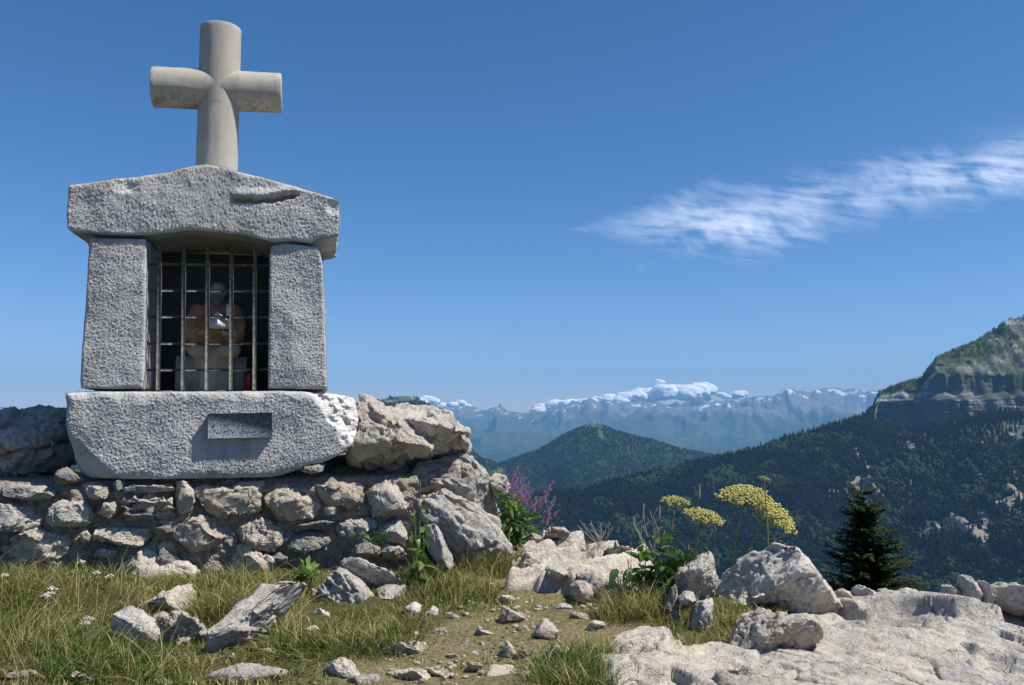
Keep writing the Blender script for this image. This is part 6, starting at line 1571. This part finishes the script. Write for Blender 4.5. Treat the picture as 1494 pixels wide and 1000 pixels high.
# ------------------------------------------------------------------ fir tree on the slope below
MAT_BARK = plain('fir_bark', (0.07, 0.055, 0.045), (0.13, 0.105, 0.085), 12, 0.95, 0.6)
MAT_NEEDLE = leafy('fir_needles', [(0.0, (0.02, 0.036, 0.011)), (0.6, (0.042, 0.066, 0.018)), (1.0, (0.10, 0.12, 0.032))], .3, .6, 'tint', .2)
fy = 22.0; top = at(1258, 716, fy); fb = np.array([top[0] + .1, fy, 0]); fb[2] = ground_z(np.array(fb[0]), np.array(fb[1])) - .1
fir = thing('fir_tree', 'dark green fir tree standing on the slope below the pavement rim', 'tree', fb)
H = top[2] - fb[2]; rf = np.random.RandomState(31)
V, F = tube(bent(fb, top, (.05, 0, 0), 14), np.linspace(.14, .012, 14), 10); mobj('trunk', V, F, MAT_BARK, fir)
limbs, NV, NF, NT = [], [], [], []; nn_ = 0
zz = .12 * H
while zz < H - .05:
    d = H - zz; Lm = (.27 + .42 * d) if d < 2.6 else min(1.30 + .10 * (d - 2.6), 1.9)
    c = fb + (top - fb) * (min(zz + rf.uniform(-.12, .12), H - .02) / H); nb = 10 if d > .5 else 6
    for k in range(nb):
        c = fb + (top - fb) * (np.clip(zz + rf.uniform(-.15, .15), 0, H - .03) / H)
        a = rf.rand() * 6.28; L = Lm * rf.uniform(.45, 1.25); up = rf.uniform(.2, .55) if d < .8 else rf.uniform(-.22, .28)
        tip = c + np.array([math.cos(a) * L, math.sin(a) * L, L * up]); pts = bent(c, tip, (0, 0, -.07 * L), 8); limbs.append(tube(pts, np.linspace(.012 + .008 * L, .003, 8), 5, False))
        m = int(L / .042) + 4
        for j in range(m):
            f = (j + .5) / m; p = np.array([np.interp(f, np.linspace(0, 1, 8), pts[:, i]) for i in range(3)]); tl = (.07 + .20 * L * (1 - f)) * rf.uniform(.6, 1.2)
            for sg in (-1, 1):
                aa = a + sg * rf.uniform(.55, 1.1); dv = np.array([math.cos(aa), math.sin(aa), rf.uniform(-.45, .45)]); q = p + dv * tl
                for w_ in range(3):                            # jagged flat spray
                    p0 = p + (q - p) * w_ / 3; p1 = p + (q - p) * (w_ + 1) / 3; wd = .05 * (1 - .22 * w_) * rf.uniform(.7, 1.3); sd = np.array([-math.sin(aa), math.cos(aa), rf.uniform(-.5, .5)]) * wd
                    NV.append(np.array([p0, p0 * .4 + p1 * .6 + sd, p1 + dv * .012, p0 * .4 + p1 * .6 - sd + np.array([0, 0, rf.uniform(-.015, .02)])])); NF.append(np.array([[0, 1, 2, 3]]) + nn_); nn_ += 4
                    NT.append(np.full(4, np.clip(rf.normal(.35, .2) + .35 * (f > .8), 0, 1)))  # sunlit branch tips put into the colour as a lighter tint
    zz += (.10 if d < 3.2 else .22) * rf.uniform(.7, 1.3)
V, F = join(limbs); mobj('limbs', V, F, MAT_BARK, fir)
mobj('crown', np.vstack(NV), np.vstack(NF), MAT_NEEDLE, fir, attrs={'tint': np.concatenate(NT)})

# ------------------------------------------------------------------ clouds
def cirrus():
    ALT = 8200.0
    pxl = np.linspace(820, 1640, 560); pyl = np.linspace(150, 430, 260)
    PX, PY = np.meshgrid(pxl, pyl, indexing='ij')
    a = (PX - W0 / 2) / FPX; b = -(PY - H0 / 2) / FPX
    y = _cp - b * _sp; z = _sp + b * _cp
    t = (ALT - CAM_Z) / z
    X, Y = a * t, y * t
    x, yy = PX.ravel(), PY.ravel()
    axis = np.interp(x, [850, 930, 1000, 1100, 1200, 1300, 1400, 1494, 1640], [334, 330, 318, 322, 300, 268, 262, 240, 215])
    half = np.interp(x, [845, 870, 930, 1000, 1080, 1150, 1250, 1350, 1420, 1494, 1640], [2, 12, 32, 48, 56, 52, 50, 48, 46, 46, 44])
    u = (yy - axis) / half
    # fibres sweep up and to one side
    s1 = np.stack([x / 60.0 + yy / 26.0 * -0.2, yy / 11.0 - x / 55.0 * .55, x * 0], 1)
    s1[:, :2] += .8 * np.stack([fbm(s1 * .35, 3, 5), fbm(s1 * .35 + 4, 3, 6)], 1)
    fib = fbm(s1, 5, 3, .52)
    s2 = np.stack([x / 70.0, yy / 40.0 - x / 160.0, x * 0], 1)
    bil = fbm(s2, 4, 9, .45)
    s3 = np.stack([x / 14.0 - yy / 20.0, yy / 22.0 + x / 60.0, x * 0], 1); wisp = fbm(s3, 4, 19, .55)
    env = np.exp(-np.abs(u) ** 2.2 * 1.1)
    d = env * (.80 + .70 * bil + .55 * fib + .18 * wisp) - .17
    right = np.exp(-((x - 1494) / 60.0) ** 2) * np.exp(-((yy - 205 - 20) / 34.0) ** 2)
    core = np.exp(-((x - 1085) / 95.0) ** 2 - ((yy - 345) / 30.0) ** 2) + .5 * np.exp(-((x - 1400) / 110.0) ** 2 - ((yy - 250) / 24.0) ** 2)
    d = np.clip(d, 0, 1) * (.27 + .30 * core) + .10 * right * (1 + fib)
    d += np.clip(fbm(np.stack([x / 16, yy / 5, x * 0], 1), 3, 44) * .9 - .1, 0, 1) * np.exp(-((x - 935) / 22) ** 2 - ((yy - 388) / 8) ** 2) * .3
    edge = sstep(822, 846, x) * sstep(152, 172, yy) * sstep(428, 405, yy) * sstep(1638, 1600, x)
    d = np.clip(d, 0, 1) * edge * (.35 + .65 * sstep(850, 1010, x))
    m = Mat('cirrus_ice'); dn = m.attr('ice')
    tr = m.n('ShaderNodeBsdfTransparent'); tl = m.n('ShaderNodeBsdfTranslucent', None, Color=(0.80, 0.84, 0.92, 1))
    mx = m.n('ShaderNodeMixShader'); m.put(mx.inputs[0], dn); m.put(mx.inputs[1], tr.outputs[0]); m.put(mx.inputs[2], tl.outputs[0])
    m.nt.links.new(mx.outputs[0], m.out.inputs['Surface'])
    V = np.stack([X.ravel(), Y.ravel(), np.full(X.size, ALT) + 120 * fbm(np.stack([X.ravel() / 4000, Y.ravel() / 6000, x * 0], 1), 2, 2)], 1)
    F = grid_faces(len(pxl), len(pyl)); F = F[(d[F].max(axis=1) > .002)]
    o = mobj('cirrus_cloud', V, F, m.m, attrs={'ice': d}, base=(14000, 36000, ALT))
    tag(o, 'long feathery white cirrus streak high in the blue sky', 'cloud')
cirrus()
mc = Mat('cumulus_white'); mc.bsdf((0.93, 0.93, 0.93), 1.0, spec=0.0)
def cumulus(label, lobes, seed, D=27200.0):
    """lobes: (px, py, radius in pixels)"""
    rs = np.random.RandomState(seed); parts = []
    for (x, y, r) in lobes:
        R = ray(x, y); c = np.array([0, 0, CAM_Z]) + R * (D + rs.uniform(-500, 500)); rm = r * D / FPX
        V, F = ico(4)
        n = fbm(V * 1.9 + seed + x, 2, seed, .5); n2 = np.abs(fbm(V * 4.5 + x, 2, seed + 2, .5))
        V = V * (1 + .16 * n + .13 * n2)[:, None] * rm * np.array([1.45, 1.2, 0.86])
        V[:, 2] = np.where(V[:, 2] < -rm * .35, -rm * .35 + (V[:, 2] + rm * .35) * .3, V[:, 2])
        parts.append((V + c, F))
    V, F = join(parts)
    tag(mobj('cumulus_cloud', V, F, mc.m), label, 'cloud')
rs = np.random.RandomState(4)
bank = []
for x in np.arange(776, 1030, 8):
    yb = np.interp(x, [770, 800, 830, 860, 900, 940, 970, 1000, 1025, 1034], [603, 591, 585, 584, 580, 574, 570, 571, 567, 576]); r = np.interp(x, [770, 800, 900, 940, 1000, 1034], [5, 8, 9, 11, 13, 11]) * rs.uniform(.8, 1.15) * 1.15
    bank.append((x + rs.uniform(-2, 2), yb + 5 + rs.uniform(-3, 3), r))
bank += [(1012, 570, 11), (1020, 572, 11), (990, 572, 9), (960, 573, 9), (1024, 582, 9)]
cumulus('long bank of white cumulus behind the snowy range', bank, 11)
cumulus('white cumulus tuft above the holed boulder', [(614, 588, 8), (622, 584, 8), (631, 587, 8), (645, 594, 7), (660, 592, 6), (672, 589, 6), (682, 594, 5)], 12)
cumulus('small white cumulus pair near the end of the cloud bank', [(1053, 577, 5), (1060, 580, 5), (1076, 577, 7), (1083, 575, 6), (1070, 580, 5)], 13)
cumulus('tiny white cloud puff floating above the cloud bank', [(960, 557, 4), (965, 558, 3.5)], 14)

# ------------------------------------------------------------------ air between here and the far range
hv = bpy.data.materials.new('clear_mountain_air'); hv.use_nodes = True
for n in list(hv.node_tree.nodes): hv.node_tree.nodes.remove(n)
ho = hv.node_tree.nodes.new('ShaderNodeOutputMaterial'); hp = hv.node_tree.nodes.new('ShaderNodeVolumePrincipled')
hp.inputs['Color'].default_value = (0.24, 0.57, 1.0, 1); hp.inputs['Density'].default_value = HAZE_DENSITY
hp.inputs['Anisotropy'].default_value = 0.0
hv.node_tree.links.new(hp.outputs[0], ho.inputs['Volume'])
V, F = box(-30000, 30000, -8000, 26200, -1400, 1250)
tag(mobj('haze', V, F, hv, base=(0, 0, 0), smooth=False), 'thin blue summer haze filling the valleys', 'haze', kind='stuff')
